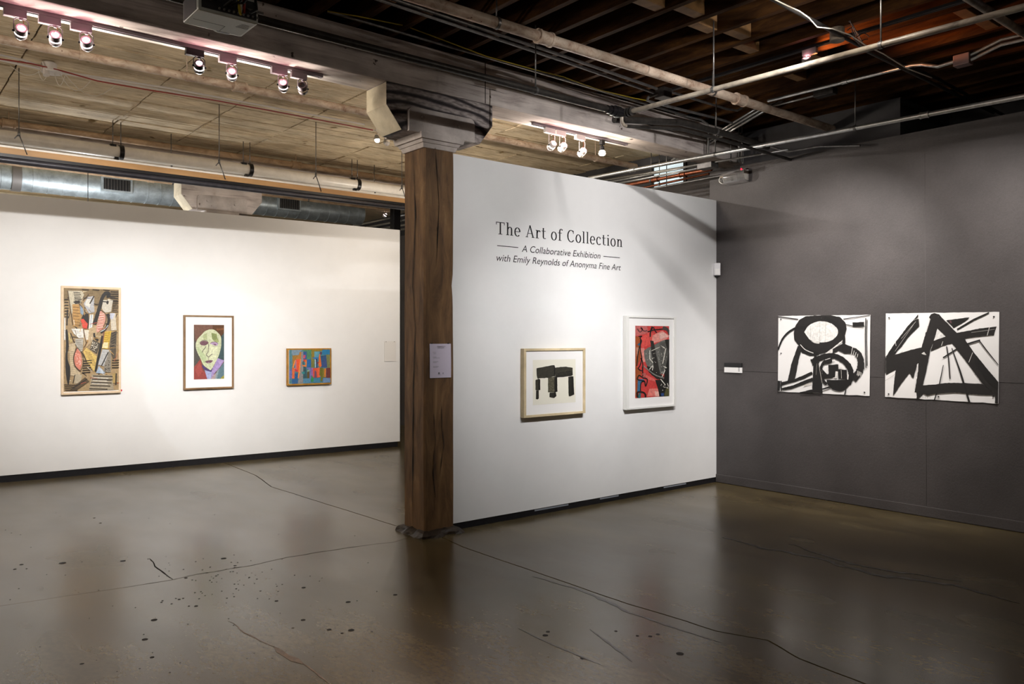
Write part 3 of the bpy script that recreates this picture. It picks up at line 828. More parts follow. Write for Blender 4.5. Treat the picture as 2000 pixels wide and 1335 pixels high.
# dark pipe in front of the beam, with valve and branch
Yp = 4.36
zp = P(1100, 191, Y=Yp).z
XB = P(1206, 213, Y=Yp).x
dp = pipe('sprinkler_pipe', [(XMIN, Yp, zp), (XB - 0.10, Yp, zp)], 0.024, M['grey_pipe'], 'dark iron pipe hung in front of the whitewashed beam', 'pipe', n=14,
          rods=[(frac(1046, Yp, XMIN, XB - .1), ZJ)])
vo = empty('pipe_fitting', (XB, Yp, zp), 'black threaded valve fitting at the end of the dark iron pipe', 'valve')
mb = MB()
for dx_, r_, w_ in ((-.10, .031, .035), (-.055, .038, .04), (-.01, .044, .05), (.035, .036, .03)):
    mb.ring((XB + dx_, Yp, zp), (1, 0, 0), .02, w_, r_ - .02)
mb.tube([(XB - .12, Yp, zp), (XB + .06, Yp, zp)], .026, 14); mb.build('body', M['black_metal'], vo)
XE = XB + 0.07
mb = MB()
for dy_ in (-.03, -.06, -.09): mb.ring((XE, Yp + dy_, zp), (0, 1, 0), .02, .014, .014)
mb.build('union', M['grey_pipe'], vo)
MB().tube([(XE - .02, Yp, zp - .02), (XE - .02, Yp, zp - .07), (XE, Yp, zp - .09), (XE + .03, Yp, zp - .095)], .014, 10).build('elbow', M['worn_pipe'], vo)
pipe('conduit', [(XE + .03, Yp, zp - .095), P(1330, 252, Y=Yp), P(1400, 270, Y=Yp), P(1545, 312, Y=Yp)], 0.014, M['grey_pipe'], 'thin dark pipe dropping from the valve along the beam', 'pipe', n=10)
pipe('sprinkler_pipe', [(XE + .02, Yp + .12, zp - .02), P(1330, 239, Y=Yp + .12), P(1420, 262, Y=Yp + .12), P(1500, 287, Y=Yp + .12)], 0.028, M['grey_pipe'], 'thick dark pipe continuing right of the valve to the grey wall', 'pipe', n=12,
     rods=[(.62, ZJ)])
e1 = P(1720, 88, X=XE)
pipe('branch_pipe', [(XE, Yp, zp), e1, (e1 + (e1 - Vector((XE, Yp, zp))) * 1.2)], 0.019, M['worn_pipe'], 'worn branch pipe running from the valve under the joists', 'pipe', n=12, rods=[(.19, ZJ), (.455, ZJ)])
# yellow and dark wires along the top of the beam
tag(MB().tube([P(x, y_, Y=5.0) for x, y_ in [(640, 22), (700, 32), (790, 50), (860, 76), (950, 110), (1030, 132), (1100, 150), (1170, 175), (1240, 192), (1300, 203)]], 0.004, 6).build('yellow_cable', M['yellow_wire']), 'thin yellow cable sagging along the top of the whitewashed beam', 'cable')
pipe('conduit', [P(640, 22, Y=5.08), P(1000, 126, Y=5.08), P(1340, 226, Y=5.08)], 0.011, M['dull_conduit'], 'grey conduit lying along the top edge of the whitewashed beam', 'conduit', n=8)
pipe('conduit', [P(1320, 222, Y=5.1), P(1370, 234, Y=5.1), P(1382, 242, Y=5.1), P(1384, 256, Y=5.1), P(1383, 302, Y=5.1)], 0.011, M['conduit'], 'conduit bending down the right end of the beam', 'conduit', n=8)
# bright conduit and its companions near the grey wall
c0, c1 = P(1150, 348, X=6.62), P(2005, 187, X=6.62)
pipe('conduit', [c0, c1, c1 + (c1 - c0) * .5], 0.020, M['conduit'], 'bright galvanised conduit sweeping over the white wall towards the right edge', 'conduit', n=14, couplings=[.1, .56], rods=[(.475, ZJ), (.262, ZJ)])
for k, (a, b_, lb) in enumerate([((1150, 357), (1540, 292), 'thin conduit just below the bright galvanised one'), ((1165, 360), (1375, 320), 'pale conduit above the middle wall, second below the bright one'),
                                 ((1180, 363), (1372, 327), 'pale conduit above the middle wall, third below the bright one')]):
    pipe('conduit', [P(*a, X=6.8), P(*b_, X=6.8)], 0.010, M['conduit'], lb, 'conduit', n=8)
for k, (a, b_, lb) in enumerate([((1215, 363), (1390, 330), 'reddish copper pipe crossing above the middle wall'), ((1240, 370), (1385, 339), 'thin copper pipe just below the reddish one'),
                                 ((1250, 373), (1408, 343), 'dark thin pipe lowest over the middle wall')]):
    pipe('pipe', [P(*a, X=(7.2, 7.3, 7.05)[k]), P(*b_, X=(7.2, 7.3, 7.05)[k])], [.022, .013, .012][k], M['copper'] if k < 2 else M['dull_conduit'], lb, 'pipe', n=10, couplings=[.4, .7] if k == 0 else [], rods=[(.35, ZC)])
bq = P(1382, 324, X=6.8)
jo = empty('junction_box', bq, 'small grey conduit box over the right end of the middle wall', 'junction box')
MB().obox(bq, Vector((1, 0, 0)), Vector((0, 1, 0)), Vector((0, 0, 1)), .06, .09, .03).build('body', M['dull_conduit'], jo, bevel=.004)
for k in range(3):
    a, b_ = P(1312 + 9 * k, 313, X=6.9), P(1512 + 9 * k, 191 + 2 * k, X=6.9)
    pipe('conduit', [a, b_], 0.013, M['conduit'], ['upper', 'middle', 'lower'][k] + ' of three parallel conduits rising diagonally to the joists', 'conduit', 'diagonal conduits', n=8)
for k, px in enumerate((1427, 1443, 1449)):
    pipe('conduit', [P(px, 250 - 6 * k, X=7.3), P(px, 316, X=7.3)], 0.010, M['conduit'], ['leftmost', 'middle', 'rightmost'][k] + ' of three short upright conduits beyond the beam end', 'conduit', 'upright conduits', n=8)
pipe('conduit', [P(1500, 197, X=6.3), P(1780, 128, X=6.3), P(1800, 126, X=6.3), P(1832, 130, X=6.3), P(1868, 119, X=6.3)], 0.013, M['conduit'], 'silver conduit under the joists wriggling into the reddish box', 'conduit', n=10, couplings=[.45])
rb = P(1881, 118, X=6.3)
jo = empty('junction_box', rb, 'reddish square junction box under the joists near the right edge', 'junction box')
MB().obox(rb, Vector((1, 0, 0)), Vector((0, 1, 0)), Vector((0, 0, 1)), .04, .055, .04).build('body', simple('reddish_box', '#6b5552', .5, .2), jo, bevel=.004)
for dz_ in (-.02, .015):
    MB().tube([rb + Vector((0, 0, dz_)), P(1905, 107, X=6.3) + Vector((0, 0, dz_)), P(1935, 92, X=6.3) + Vector((0, 0, dz_)), P(1955, 82, X=6.3) + Vector((0, 0, dz_)), P(2040, 62, X=6.3) + Vector((0, 0, dz_))], .012, 8).build('conduit_arm', M['conduit'], jo)
pipe('conduit', [P(1500, 209, X=6.45), P(1597, 185, X=6.45)], 0.010, M['conduit'], 'short silver conduit ending in a dark box', 'conduit', n=8)
db = P(1612, 181, X=6.45)
tag(MB().obox(db, Vector((1, 0, 0)), Vector((0, 1, 0)), Vector((0, 0, 1)), .04, .09, .028).build('junction_box', M['grey_pipe'], bevel=.004), 'dark oblong conduit box under the joists right of the diagonal conduits', 'junction box')
q = [P(1490, -12, Y=2.91), P(1690, 95, Y=2.91), P(1830, 153, Y=2.91), P(1960, 225, Y=2.91)]
pipe('conduit', q, 0.014, M['grey_pipe'], 'dark conduit crossing the branch pipe beside the round box', 'conduit', n=10)
pipe('conduit', [P(1690, 98, Y=2.85), P(1940, 220, Y=2.85)], 0.013, M['grey_pipe'], 'second dark conduit beside the one crossing the branch pipe', 'conduit', n=10)
rc = P(1635, 68, Y=2.95)
jo = empty('junction_box', rc, 'round dull junction box wrapped in loose wires by the orange joist', 'junction box')
MB().tube([rc + Vector((0, 0, -.045)), rc + Vector((0, 0, .045))], .05, 18).build('body', M['worn_pipe'], jo)
for k in range(6):
    q = []
    for i in range(9):
        t = i / 8; q.append(rc + Vector((.05 + .22 * t, -.05 - .03 * k * .3, .03 + .07 * math.sin(3 * t + k) * (1 - .4 * t) - .05 * t)))
    MB().tube(q, .0035, 5).build('loose_wire', M['dull_conduit'], jo)
tag(MB().tube([P(x, y_, Y=2.8) for x, y_ in [(1505, -5), (1535, 10), (1562, 22), (1580, 35), (1596, 53), (1625, 56), (1660, 68), (1690, 88), (1725, 105), (1770, 133), (1820, 152)]], .004, 6).build('loose_cable', M['white_cable']), 'pale cable trailing over the dark conduit at the upper right', 'cable')
pipe('pipe', [P(1850, -30, Y=2.03), P(2010, 72, Y=2.03), P(2100, 130, Y=2.03)], .026, M['worn_pipe'], 'brown pipe cutting across the top right corner', 'pipe', n=10)
pipe('conduit', [P(1500, 285, X=7.0), P(1540, 296, X=7.0), P(1600, 286, X=7.0), P(1680, 284, X=7.0)], .010, M['dull_conduit'], 'thin conduit lying along the top of the grey wall', 'conduit', n=8)

# ------------------------------------------------------------------ lighting tracks and spotlights
def track(name, a, b_, mat, label):
    a = Vector(a); b_ = Vector(b_); d = (b_ - a).normalized(); s = d.cross(Vector((0, 0, 1)))
    o = empty(name, a.lerp(b_, .5), label, 'light track')
    c = a.lerp(b_, .5); h = (b_ - a).length / 2
    MB().obox(c, d, s, Vector((0, 0, 1)), h, .0175, .011).build('rail', mat, o, bevel=.002)
    MB().obox(c - Vector((0, 0, .0115)), d, s, Vector((0, 0, 1)), h - .01, .006, .0015).build('slot', M['black_metal'], o)
    MB().obox(b_, d, s, Vector((0, 0, 1)), .012, .019, .0125).build('end_cap', mat, o)
    return o


def spot_head(loc, target, label, mat, drop=.155, watt=40, cone=62, blend=.6, axis=(1, 0, 0), col=(1, .93, .84), lit=True, pink=.0, adapter=.115, aoff=-.03, group=None, soft=.02, stray=(1, .91, .80), leak=None):
    """a low-voltage track head: adapter, U yoke, finned can with the lamp glowing through its back"""
    loc = Vector(loc); ax = Vector(axis).normalized()
    o = empty('track_spotlight', loc, label, 'spotlight', group)
    sd = ax.cross(Vector((0, 0, 1)))
    MB().obox(loc + ax * aoff + Vector((0, 0, -.0225)), ax, sd, Vector((0, 0, 1)), adapter / 2, .017, .0225).build('adapter', mat, o, bevel=.002)
    hc = loc + Vector((0, 0, -drop))
    d = (Vector(target) - hc).normalized()
    # yoke
    w_ = .036
    top = loc.z - .047
    mb = MB(); mb.tube([hc + ax * -w_, Vector((hc.x, hc.y, top - .012)) - ax * w_, Vector((hc.x, hc.y, top)) - ax * (w_ - .012), Vector((hc.x, hc.y, top)) + ax * (w_ - .012),
                        Vector((hc.x, hc.y, top - .012)) + ax * w_, hc + ax * w_], .0032, 8)
    mb.tube([Vector((hc.x, hc.y, top - .008)), Vector((hc.x, hc.y, top + .006))], .009, 10)
    mb.build('yoke', mat, o)
    mb = MB()
    for s_ in (-1, 1): mb.tube([hc + ax * w_ * s_ * .9, hc + ax * w_ * s_ * 1.22], .007, 10)
    mb.build('knob', M['black_metal'], o)
    r = .034
    body = MB(); body.tube([hc - d * .034, hc - d * .028, hc - d * .003], [r * .86, r * .95, r], 20, False); body.ring(hc - d * .033, d, r * .6, .004, r * .27)
    bo = body.build('can', mat, o)
    MB().tube([hc + d * .006, hc + d * .034, hc + d * .040], [r * 1.02, r * .98, r * .86], 20, False).build('shroud', mat, o)
    if lit:
        MB().tube([hc - d * .030, hc - d * .0295], r * .80, 20).build('lamp_back', M['glow'], bo)
        MB().ring(hc + d * .0015, d, r * .90, .008, .001).build('lamp_gap', M['glow'], bo)
        MB().tube([hc + d * .028, hc + d * .0285], r * .9, 18).build('lamp_front', M['glow_warm'], o)
    else:
        MB().tube([hc - d * .030, hc - d * .0295], r * .80, 20).build('lamp_back', M['black_metal'], bo)
    q = [Vector((hc.x, hc.y, top))]
    for i in range(1, 7):
        t = i / 6; q.append(Vector((hc.x, hc.y, top)).lerp(hc - d * .03, t) + ax * .014 * math.sin(math.pi * t * 1.6))
    MB().tube(q, .0025, 6).build('cord', M['black_cable'] if mat is M['black_metal'] else M['copper'], o)
    if lit and watt:
        ld = bpy.data.lights.new('spot_lamp', 'SPOT'); ld.energy = watt; ld.color = col
        ld.spot_size = math.radians(cone); ld.spot_blend = blend; ld.shadow_soft_size = soft
        lo = bpy.data.objects.new('spot_lamp', ld); COL.objects.link(lo); lo.parent = o
        lo.location = hc + d * .06 - loc
        lo.rotation_euler = d.to_track_quat('-Z', 'Y').to_euler()
    if lit and pink:
        ld = bpy.data.lights.new('stray_light', 'POINT'); ld.energy = pink; ld.color = stray; ld.shadow_soft_size = .03
        lo = bpy.data.objects.new('stray_light', ld); COL.objects.link(lo); lo.parent = o
        lo.location = hc + d * .075 - loc
        if leak:
            ld.type = 'SPOT'; ld = lo.data; ld.spot_size = math.radians(105); ld.spot_blend = .7
            lo.location.z += .05; lo.rotation_euler = (Vector(leak) - hc - Vector((0, 0, .05)) - d * .075).to_track_quat('-Z', 'Y').to_euler()
        ld = bpy.data.lights.new('back_glow', 'POINT'); ld.energy = .45; ld.color = (1, .42, .5); ld.shadow_soft_size = .015
        lo = bpy.data.objects.new('back_glow', ld); COL.objects.link(lo); lo.parent = o
        lo.location = hc - d * .045 - loc
    return o


TY = 5.372; TZ = 3.414
tx1 = P(626, 147, Y=TY).x
track('light_track', (-1.5, TY, TZ), (tx1, TY, TZ), M['track_grey'], 'mauve grey light track under the beam left of the brown post')
def on_left(px, py):
    a = (px - CX) / F; dx, dy, dz = SY + CY * a, CY - SY * a, (HY - py) / F
    t = (WL0.dot(NL)) / (dx * NL.x + dy * NL.y)
    return Vector((dx * t, dy * t, EYE + dz * t))
left = [(41, 62, -40, 640, 'white', 'first spotlight on the left track, nearest the left edge'),
        (108, 75, 130, 680, 'white', 'second spotlight from the left edge on the left track'),
        (169, 85, 260, 660, 'white', 'third spotlight from the left edge on the left track'),
        (389, 130, 380, 710, 'black', 'black spotlight with black adapter on the left track'),
        (453, 145, 470, 660, 'white', 'spotlight right after the black one on the left track'),
        (553, 167, 600, 725, 'white', 'second last spotlight on the left track, its lamp glowing'),
        (591, 172, 700, 700, 'white', 'unlit grey spotlight at the end of the left track')]
for px, py, tx, ty, cl, lb in left:
    hp = P(px, py, Y=TY)
    lit = not lb.startswith('unlit')
    spot_head((hp.x, TY, TZ - .011), on_left(tx, ty), lb, M['black_metal'] if cl == 'black' else M['track_grey'], drop=TZ - .011 - hp.z, watt=LW_LEFT, cone=50, blend=1.0, lit=lit, pink=GLOW,
              col=(1, .975, .95), group='left track spotlights')
# right of the post
TX0, TX1 = P(1040, 243, Y=TY).x, P(1222, 291, Y=TY).x
track('light_track', (TX0, TY, TZ), (TX1, TY, TZ), M['track_grey'], 'mauve grey light track under the beam right of the brown post')
for k, (px, py, lb) in enumerate([(1078, 284, 'leftmost pinkish spotlight on the short track over the middle wall'), (1099, 287, 'second pinkish spotlight on the short track over the middle wall'),
                                  (1137, 297, 'round white spotlight before the black bulb on the short track')]):
    hp = P(px, py, Y=TY)
    spot_head((hp.x, TY, TZ - .011), (hp.x + .5, 9.5, 1.2), lb, M['white_metal'], drop=max(.10, TZ - .011 - hp.z), watt=14, cone=80, blend=.8, pink=GLOW * .9, group='short track spotlights')
hp = P(1176, 296, Y=TY)
bo = empty('track_spotlight', (hp.x, TY, TZ - .011), 'black track lamp holding a bare frosted bulb over the middle wall', 'spotlight')
MB().box((hp.x - .02, TY - .02, TZ - .055), (hp.x + .02, TY + .02, TZ - .011)).build('adapter', M['black_metal'], bo, bevel=.002)
MB().tube([(hp.x, TY, TZ - .05), (hp.x, TY, hp.z + .05)], .006, 8).build('stem', M['black_metal'], bo)
MB().tube([(hp.x, TY, hp.z + .055), (hp.x, TY, hp.z + .045), (hp.x, TY, hp.z + .01)], [.012, .022, .024], 14).build('socket', M['black_metal'], bo)
MB().tube([(hp.x, TY, hp.z + .012), (hp.x, TY, hp.z), (hp.x, TY, hp.z - .022), (hp.x, TY, hp.z - .035), (hp.x, TY, hp.z - .04)], [.022, .03, .034, .024, .004], 16).build('bulb', M['glow_warm'], bo)
ld = bpy.data.lights.new('bulb_light', 'POINT'); ld.energy = 14; ld.color = (1, .88, .72); ld.shadow_soft_size = .035
lo = bpy.data.objects.new('bulb_light', ld); COL.objects.link(lo); lo.parent = bo; lo.location = (0, 0, hp.z - .085 - (TZ - .011))
# the bare lamp shining left of the post and its twin behind the capital
for px, py, lb, lit in ((735, 271, 'dazzling bare lamp just left of the bolster of the brown post', True), (754, 277, 'small chrome lamp head tucked under the bolster end', False)):
    c = P(px, py, Y=7.7 if lit else 6.9)
    so = empty('ceiling_lamp', (c.x, c.y, ZC), lb, 'lamp')
    MB().tube([(c.x, c.y, ZC), (c.x, c.y, c.z + .09), (c.x + .03, c.y, c.z + .06), (c.x + .01, c.y, c.z + .03)], .006, 8).build('arm', M['white_metal'], so)
    MB().tube([c + Vector((0, 0, .04)), c + Vector((0, -.01, .01)), c + Vector((0, -.015, -.015))], [.016, .03, .034], 14).build('shade', M['conduit'], so)
    MB().sphere(c + Vector((0, -.02, -.018)), .026).build('bulb', M['star'] if lit else M['white_metal'], so)
    if lit:
        ld = bpy.data.lights.new('bare_light', 'SPOT'); ld.energy = 170; ld.color = (1, .92, .85); ld.shadow_soft_size = .04; ld.spot_size = math.radians(130); ld.spot_blend = .5
        lo = bpy.data.objects.new('bare_light', ld); COL.objects.link(lo); lo.parent = so; lo.location = (0, -.06, c.z - .03 - ZC)
        lo.rotation_euler = (Vector((7.1, 3.2, 2.3)) - c).to_track_quat('-Z', 'Y').to_euler()
# spotlight seen in the gap beside the post
c = P(752, 396, Y=13.0)
spot_head((c.x, 13.0, c.z + .0), (c.x - 1, 15, 1.5), 'tiny glowing spotlight visible in the gap left of the post', M['white_metal'], drop=P(752, 396, Y=13).z - P(752, 420, Y=13).z, watt=20, cone=90)

# track under the joists for the grey wall, and the front track that lights the middle wall
GX = 5.65
gz = P(1575, 100, X=GX).z
track('light_track', (GX, 4.9, gz + .02), (GX, .3, gz + .02), M['black_metal'], 'black light track under the dark joists before the grey wall')
L6 = P(1575, 114, X=GX)
def grey(px, py): return P(px, py, X=XG)
def mid(px, py): return P(px, py, Y=YM)
spot_head((GX, L6.y, gz + .009), grey(1615, 640), 'small spotlight glowing under the orange lit joist', M['grey_metal'], drop=gz + .009 - L6.z + .03, watt=LW_RIGHT, cone=72, blend=1.0, axis=(0, 1, 0), pink=75.0, col=(1, .95, .91), stray=(1, .34, .12), leak=(5.82, 3.0, 3.84))
spot_head((GX, 1.75, gz + .009), grey(1835, 620), 'spotlight on the black track out of view above the right edge', M['white_metal'], watt=LW_RIGHT, cone=72, blend=1.0, axis=(0, 1, 0), col=(1, .95, .91))
FY, FZ = 2.3, 3.72
track('light_track', (-1.0, FY, FZ), (4.7, FY, FZ), M['black_metal'], 'black light track under the joists above the viewer')
for k, (x, tgt, wt, cone) in enumerate([(3.75, mid(1320, 560), LW_MID * 1.0, 62), (4.45, mid(1080, 770), LW_MID, 50), (3.2, mid(1060, 500), LW_MID * .72, 62), (4.3, mid(1265, 770), LW_MID * .8, 48)]):
    spot_head((x, FY, FZ - .011), tgt, 'spotlight on the track above the viewer aimed at ' + ['the upper right of the middle wall', 'the print of dark stones', 'the exhibition title', 'the red abstract'][k], M['black_metal'], watt=wt, cone=cone, blend=1.0, col=(1, .98, .97), pink=(GLOW * 1.1 if x > 4 else 0), soft=.012, group='front track spotlights')

spot_head((4.62, FY, FZ - .011), (5.6, 5.2, 3.55), 'spotlight at the right end of the track above the viewer, turned up at the beam', M['black_metal'], watt=75, cone=58, blend=1.0, col=(1, .95, .93), soft=.012, group='front track spotlights')
# fill bulbs added out of view to brighten the room: behind the viewer, and in the rooms behind the white walls
def fill_pendant(loc, watt, col, label, ztop, r=.03, spot=0):
    loc = Vector(loc)
    o = empty('added_fill_bulb', (loc.x, loc.y, ztop), label, 'lamp')
    MB().tube([(loc.x, loc.y, ztop), (loc.x, loc.y, ztop - .025)], .045, 16).build('ceiling_rose', M['black_metal'], o)
    MB().tube([(loc.x, loc.y, ztop - .02), (loc.x, loc.y, loc.z + .10)], .004, 6).build('flex', M['black_cable'], o)
    MB().tube([(loc.x, loc.y, loc.z + .10), (loc.x, loc.y, loc.z + .09), (loc.x, loc.y, loc.z + .04)], [.010, .02, .022], 12).build('socket', M['black_metal'], o)
    MB().sphere(loc + Vector((0, 0, .01)), .034).build('bulb', M['glow_warm'], o)
    if spot: MB().tube([loc + Vector((0, 0, .08)), loc + Vector((0, 0, .05)), loc + Vector((0, 0, -.05))], [.03, .07, .10], 20, False).build('shade', M['black_metal'], o)
    ld = bpy.data.lights.new('fill_light', 'SPOT' if spot else 'POINT'); ld.energy = watt
    if spot: ld.spot_size = math.radians(spot); ld.spot_blend = 1.0
    ld.energy = watt; ld.color = col; ld.shadow_soft_size = r
    lo = bpy.data.objects.new('fill_light', ld); COL.objects.link(lo); lo.parent = o; lo.location = (0, 0, loc.z - .06 - ztop)
fill_pendant((1.35, 2.4, 2.85), 100, (1, .60, .30), 'unseen warm shaded lamp added above the viewer to warm the floor', ZJ, spot=78)
fill_pendant((0.6, -1.4, 2.8), 10, (1, .85, .7), 'unseen fill bulb added behind the viewer', ZJ)
fill_pendant((-2.2, 2.2, 2.9), 30, (1, .88, .78), 'unseen fill bulb added far to the left of the viewer', ZJ)
fill_pendant((-1.9, 7.4, 3.0), 115, (1, .88, .74), 'unseen fill bulb added under the planked ceiling beyond the left edge', ZC)
fill_pendant((1.2, 13.0, 3.0), 120, (1, .93, .84), 'unseen fill bulb added at the back of the room behind the left wall', ZC)
fill_pendant((2.2, 10.72, 2.75), 70, (.95, .97, 1), 'unseen fill bulb added close behind the left wall under the duct', ZC)
fill_pendant((5.6, 8.4, 2.75), 45, (1, .90, .78), 'unseen fill bulb added in the room behind the middle wall', ZC)

# ------------------------------------------------------------------ projector
zpj = 3.12
a = P(387.5, 16.7, Z=zpj); b2 = P(506.8, 46, Z=zpj); c2 = P(356.7, 40, Z=zpj)
x0, x1, y0, y1 = a.x, b2.x, a.y, max(c2.y, a.y + .24)
h = .115
pj = empty('projector', ((x0 + x1) / 2, (y0 + y1) / 2, zpj), 'pale grey ceiling projector with cables plugged into its dark rear panel', 'projector')
MB().box((x0, y0 + .004, zpj), (x1, y1, zpj + h)).build('body', M['projector'], pj, bevel=.012)
MB().box((x0 - .0015, y0 + .03, zpj + .008), (x0 + .002, y1 - .02, zpj + h - .008)).build('side_panel', M['projector_dark'], pj)
rp_ = MB().box((x0 + .016, y0 - .001, zpj + .014), (x1 - .014, y0 + .006, zpj + h - .012)).build('rear_panel', M['projector_dark'], pj)
for k in range(9):
    xx = x0 + .10 + k * .024
    MB().tube([(xx, y0 - .008, zpj + .026), (xx, y0, zpj + .026)], .006, 8).build('socket', M['conduit'], rp_)
for k in range(3):
    MB().box((x0 + .19 + .05 * k, y0 - .004, zpj + .05), (x0 + .225 + .05 * k, y0, zpj + .064)).build('port', M['grey_metal'], rp_)
MB().tube([(x0 + .055, y0 - .010, zpj + .075), (x0 + .055, y0, zpj + .075)], .022, 18).build('speaker_knob', M['conduit'], rp_)
for k, (xx, cl, zz) in enumerate([(.185, 'yellow_wire', -.02), (.205, 'white_cable', .03), (.222, 'red_wire', .03)]):
    px_ = x0 + xx
    if k == 0: q = [(px_, y0 - .02, zpj + .10), (px_ + .004, y0 - .035, zpj + .03), (px_ + .008, y0 - .04, zpj + .005)]
    else: q = [(px_ - .03, y0 - .06, zpj + .12), (px_ - .01, y0 - .04, zpj + .07), (px_, y0 - .012, zpj + .03)]
    MB().tube(q, [.004, .007, .006], 8).build('plug', M[cl], pj)
for k in range(4):
    px_ = x0 + .12 + .02 * k
    MB().tube([(px_, y0 - .01, zpj + .04 + .01 * k), (px_ + .02, y0 - .06, zpj + .06), (px_ + .07, y0 - .06, zpj + .13), (px_ + .08, y0 + .02, zpj + .25)], .006, 7).build('cable', M['black_cable'], pj)
MB().tube([(x1 - .07, y0 - .01, zpj + .05), (x1 - .06, y0 - .04, zpj + .03), (x1 - .03, y0 - .045, zpj + .05), (x1 - .03, y0, zpj + .2)], .008, 8).build('cable', M['black_cable'], pj)
mb = MB(); xm = x0 + .20
mb.prism([(xm + .045 * math.cos(t), .025 * math.sin(t)) for t in [math.pi * i / 12 for i in range(13)]], (0, y1 - .002, zpj + .004), (1, 0, 0), (0, 1, 0), (0, 0, .02))
mb.build('lens_lip', M['projector'], pj)
MB().prism([(xm + .035 * math.cos(t), -.012 + .02 * math.sin(t)) for t in [math.pi * i / 10 for i in range(11)]], (0, y1 - .004, zpj - .0012), (1, 0, 0), (0, 1, 0), (0, 0, .002)).build('thumb_grip', M['black_metal'], pj)
MB().box((x0 + .02, (y0 + y1) / 2 + .02, zpj - .0006), (x0 + .18, (y0 + y1) / 2 + .023, zpj + .001)).build('cover_seam', M['projector_dark'], pj)
MB().box((x0 + .178, (y0 + y1) / 2 + .02, zpj - .0006), (x0 + .181, y1, zpj + .001)).build('cover_seam', M['projector_dark'], pj)
for k in range(4):
    MB().box((x0 + .235 - .004 * k, y0 + .06 + .016 * k, zpj - .0006), (x0 + .275 + .004 * k, y0 + .064 + .016 * k, zpj + .001)).build('rating_print', M['print_ink'], pj)
MB().tube([((x0 + x1) / 2, (y0 + y1) / 2, zpj + h), ((x0 + x1) / 2, (y0 + y1) / 2, ZJ)], .022, 14).build('mount_pole', M['black_metal'], pj)

ld = bpy.data.lights.new('projector_beam', 'SPOT'); ld.energy = 120; ld.color = (.82, .92, 1); ld.spot_size = math.radians(19); ld.spot_blend = .02; ld.use_square = True; ld.shadow_soft_size = .01
lo = bpy.data.objects.new('projector_beam', ld); COL.objects.link(lo); lo.parent = pj
lp_ = Vector((xm, y1 + .06, zpj + .05)); lo.location = lp_ - pj.location
lo.rotation_euler = (on_left(455, 735) - lp_).to_track_quat('-Z', 'Y').to_euler()

# ------------------------------------------------------------------ small things on the walls
el = P(1440, 347, X=XG)
eo = empty('emergency_light', el, 'emergency light with two lamps under a clear guard on the grey wall', 'emergency light')
y_r, y_l = P(1464, 347, X=XG).y, P(1412, 347, X=XG).y
zb, zt = el.z - .065, el.z + .075
yc_, yw = (y_r + y_l) / 2, abs(y_l - y_r) / 2
MB().box((XG - .02, yc_ - yw + .01, zb + .015), (XG, yc_ + yw - .02, zt - .012)).build('back_plate', M['white_metal'], eo, bevel=.004)
MB().box((XG - .075, yc_ - yw + .012, zb + .02), (XG - .02, yc_ - yw + .10, zt - .015)).build('battery_case', M['white_pvc'], eo, bevel=.005)
for k, yy in enumerate((yc_ - .0, yc_ + .13)):
    lp = Vector((XG - .05, yy, el.z + .0))
    lo_ = MB().tube([lp + Vector((.02, 0, 0)), lp + Vector((-.01, -.01, -.01)), lp + Vector((-.022, -.014, -.012))], [.02, .036, .04], 16).build('lamp_head', M['conduit'], eo)
    MB().sphere(lp + Vector((-.018, -.012, -.012)), .034, 14, 8).build('lamp_lens', M['clear'], lo_)
MB().tube([(XG - .045, yc_ - .01, el.z), (XG - .04, yc_ + .13, el.z)], .006, 8).build('lamp_arm', M['conduit'], eo)
# guard: rounded open-backed clear shell
pts = []
sh = MB(); nseg = 10; prof = []
for i in range(nseg + 1):
    t = math.pi * i / nseg
    prof.append((-.10 * math.sin(t) ** .7 if math.sin(t) > 0 else 0, (zb + zt) / 2 + (zt - zb) / 2 * math.cos(t)))
rows = []
for yy, s_ in ((yc_ - yw, 1.0), (yc_ + yw - .08, 1.0), (yc_ + yw - .03, .92), (yc_ + yw - .005, .7), (yc_ + yw, .25)):
    rows.append([(XG + x_ * s_ - .001, yy, (zb + zt) / 2 + (z_ - (zb + zt) / 2) * s_) for x_, z_ in prof])
v = [p for r_ in rows for p in r_]; m_ = nseg + 1
f = [(r_ * m_ + k, r_ * m_ + k + 1, (r_ + 1) * m_ + k + 1, (r_ + 1) * m_ + k) for r_ in range(4) for k in range(nseg)]
v2 = [(XG + (p[0] - XG) * .96, p[1] * .999 + yc_ * .001, (zb + zt) / 2 + (p[2] - (zb + zt) / 2) * .97) for p in v]
MB().add(v + v2, f + [tuple(i + len(v) for i in reversed(q)) for q in f], True).build('guard', M['clear'], eo, fix=False)
MB().sphere((XG - .07, yc_ - yw + .05, zt - .01), .009, 10, 6).build('indicator', M['led'], eo)

sp = P(1403, 526, X=XG)
so = empty('motion_sensor', (XG - .03, YM - .03, sp.z), 'white motion sensor in the corner of the white and grey walls', 'sensor')
dd = Vector((-1, -1, 0)).normalized(); sx = Vector((1, -1, 0)).normalized()
cc = Vector((XG - .035, YM - .035, sp.z))
MB().obox(cc, sx, dd, Vector((0, 0, 1)), .034, .02, .066).build('housing', M['sensor'], so, bevel=.01)
MB().obox(cc + dd * .018 + Vector((0, 0, -.028)), sx, dd, Vector((0, 0, 1)), .026, .006, .032).build('lens', M['paper'], so, bevel=.005)
MB().obox(cc - dd * .02 - Vector((0, 0, .07)), sx, dd, Vector((0, 0, 1)), .02, .012, .008).build('bracket', M['black_metal'], so)

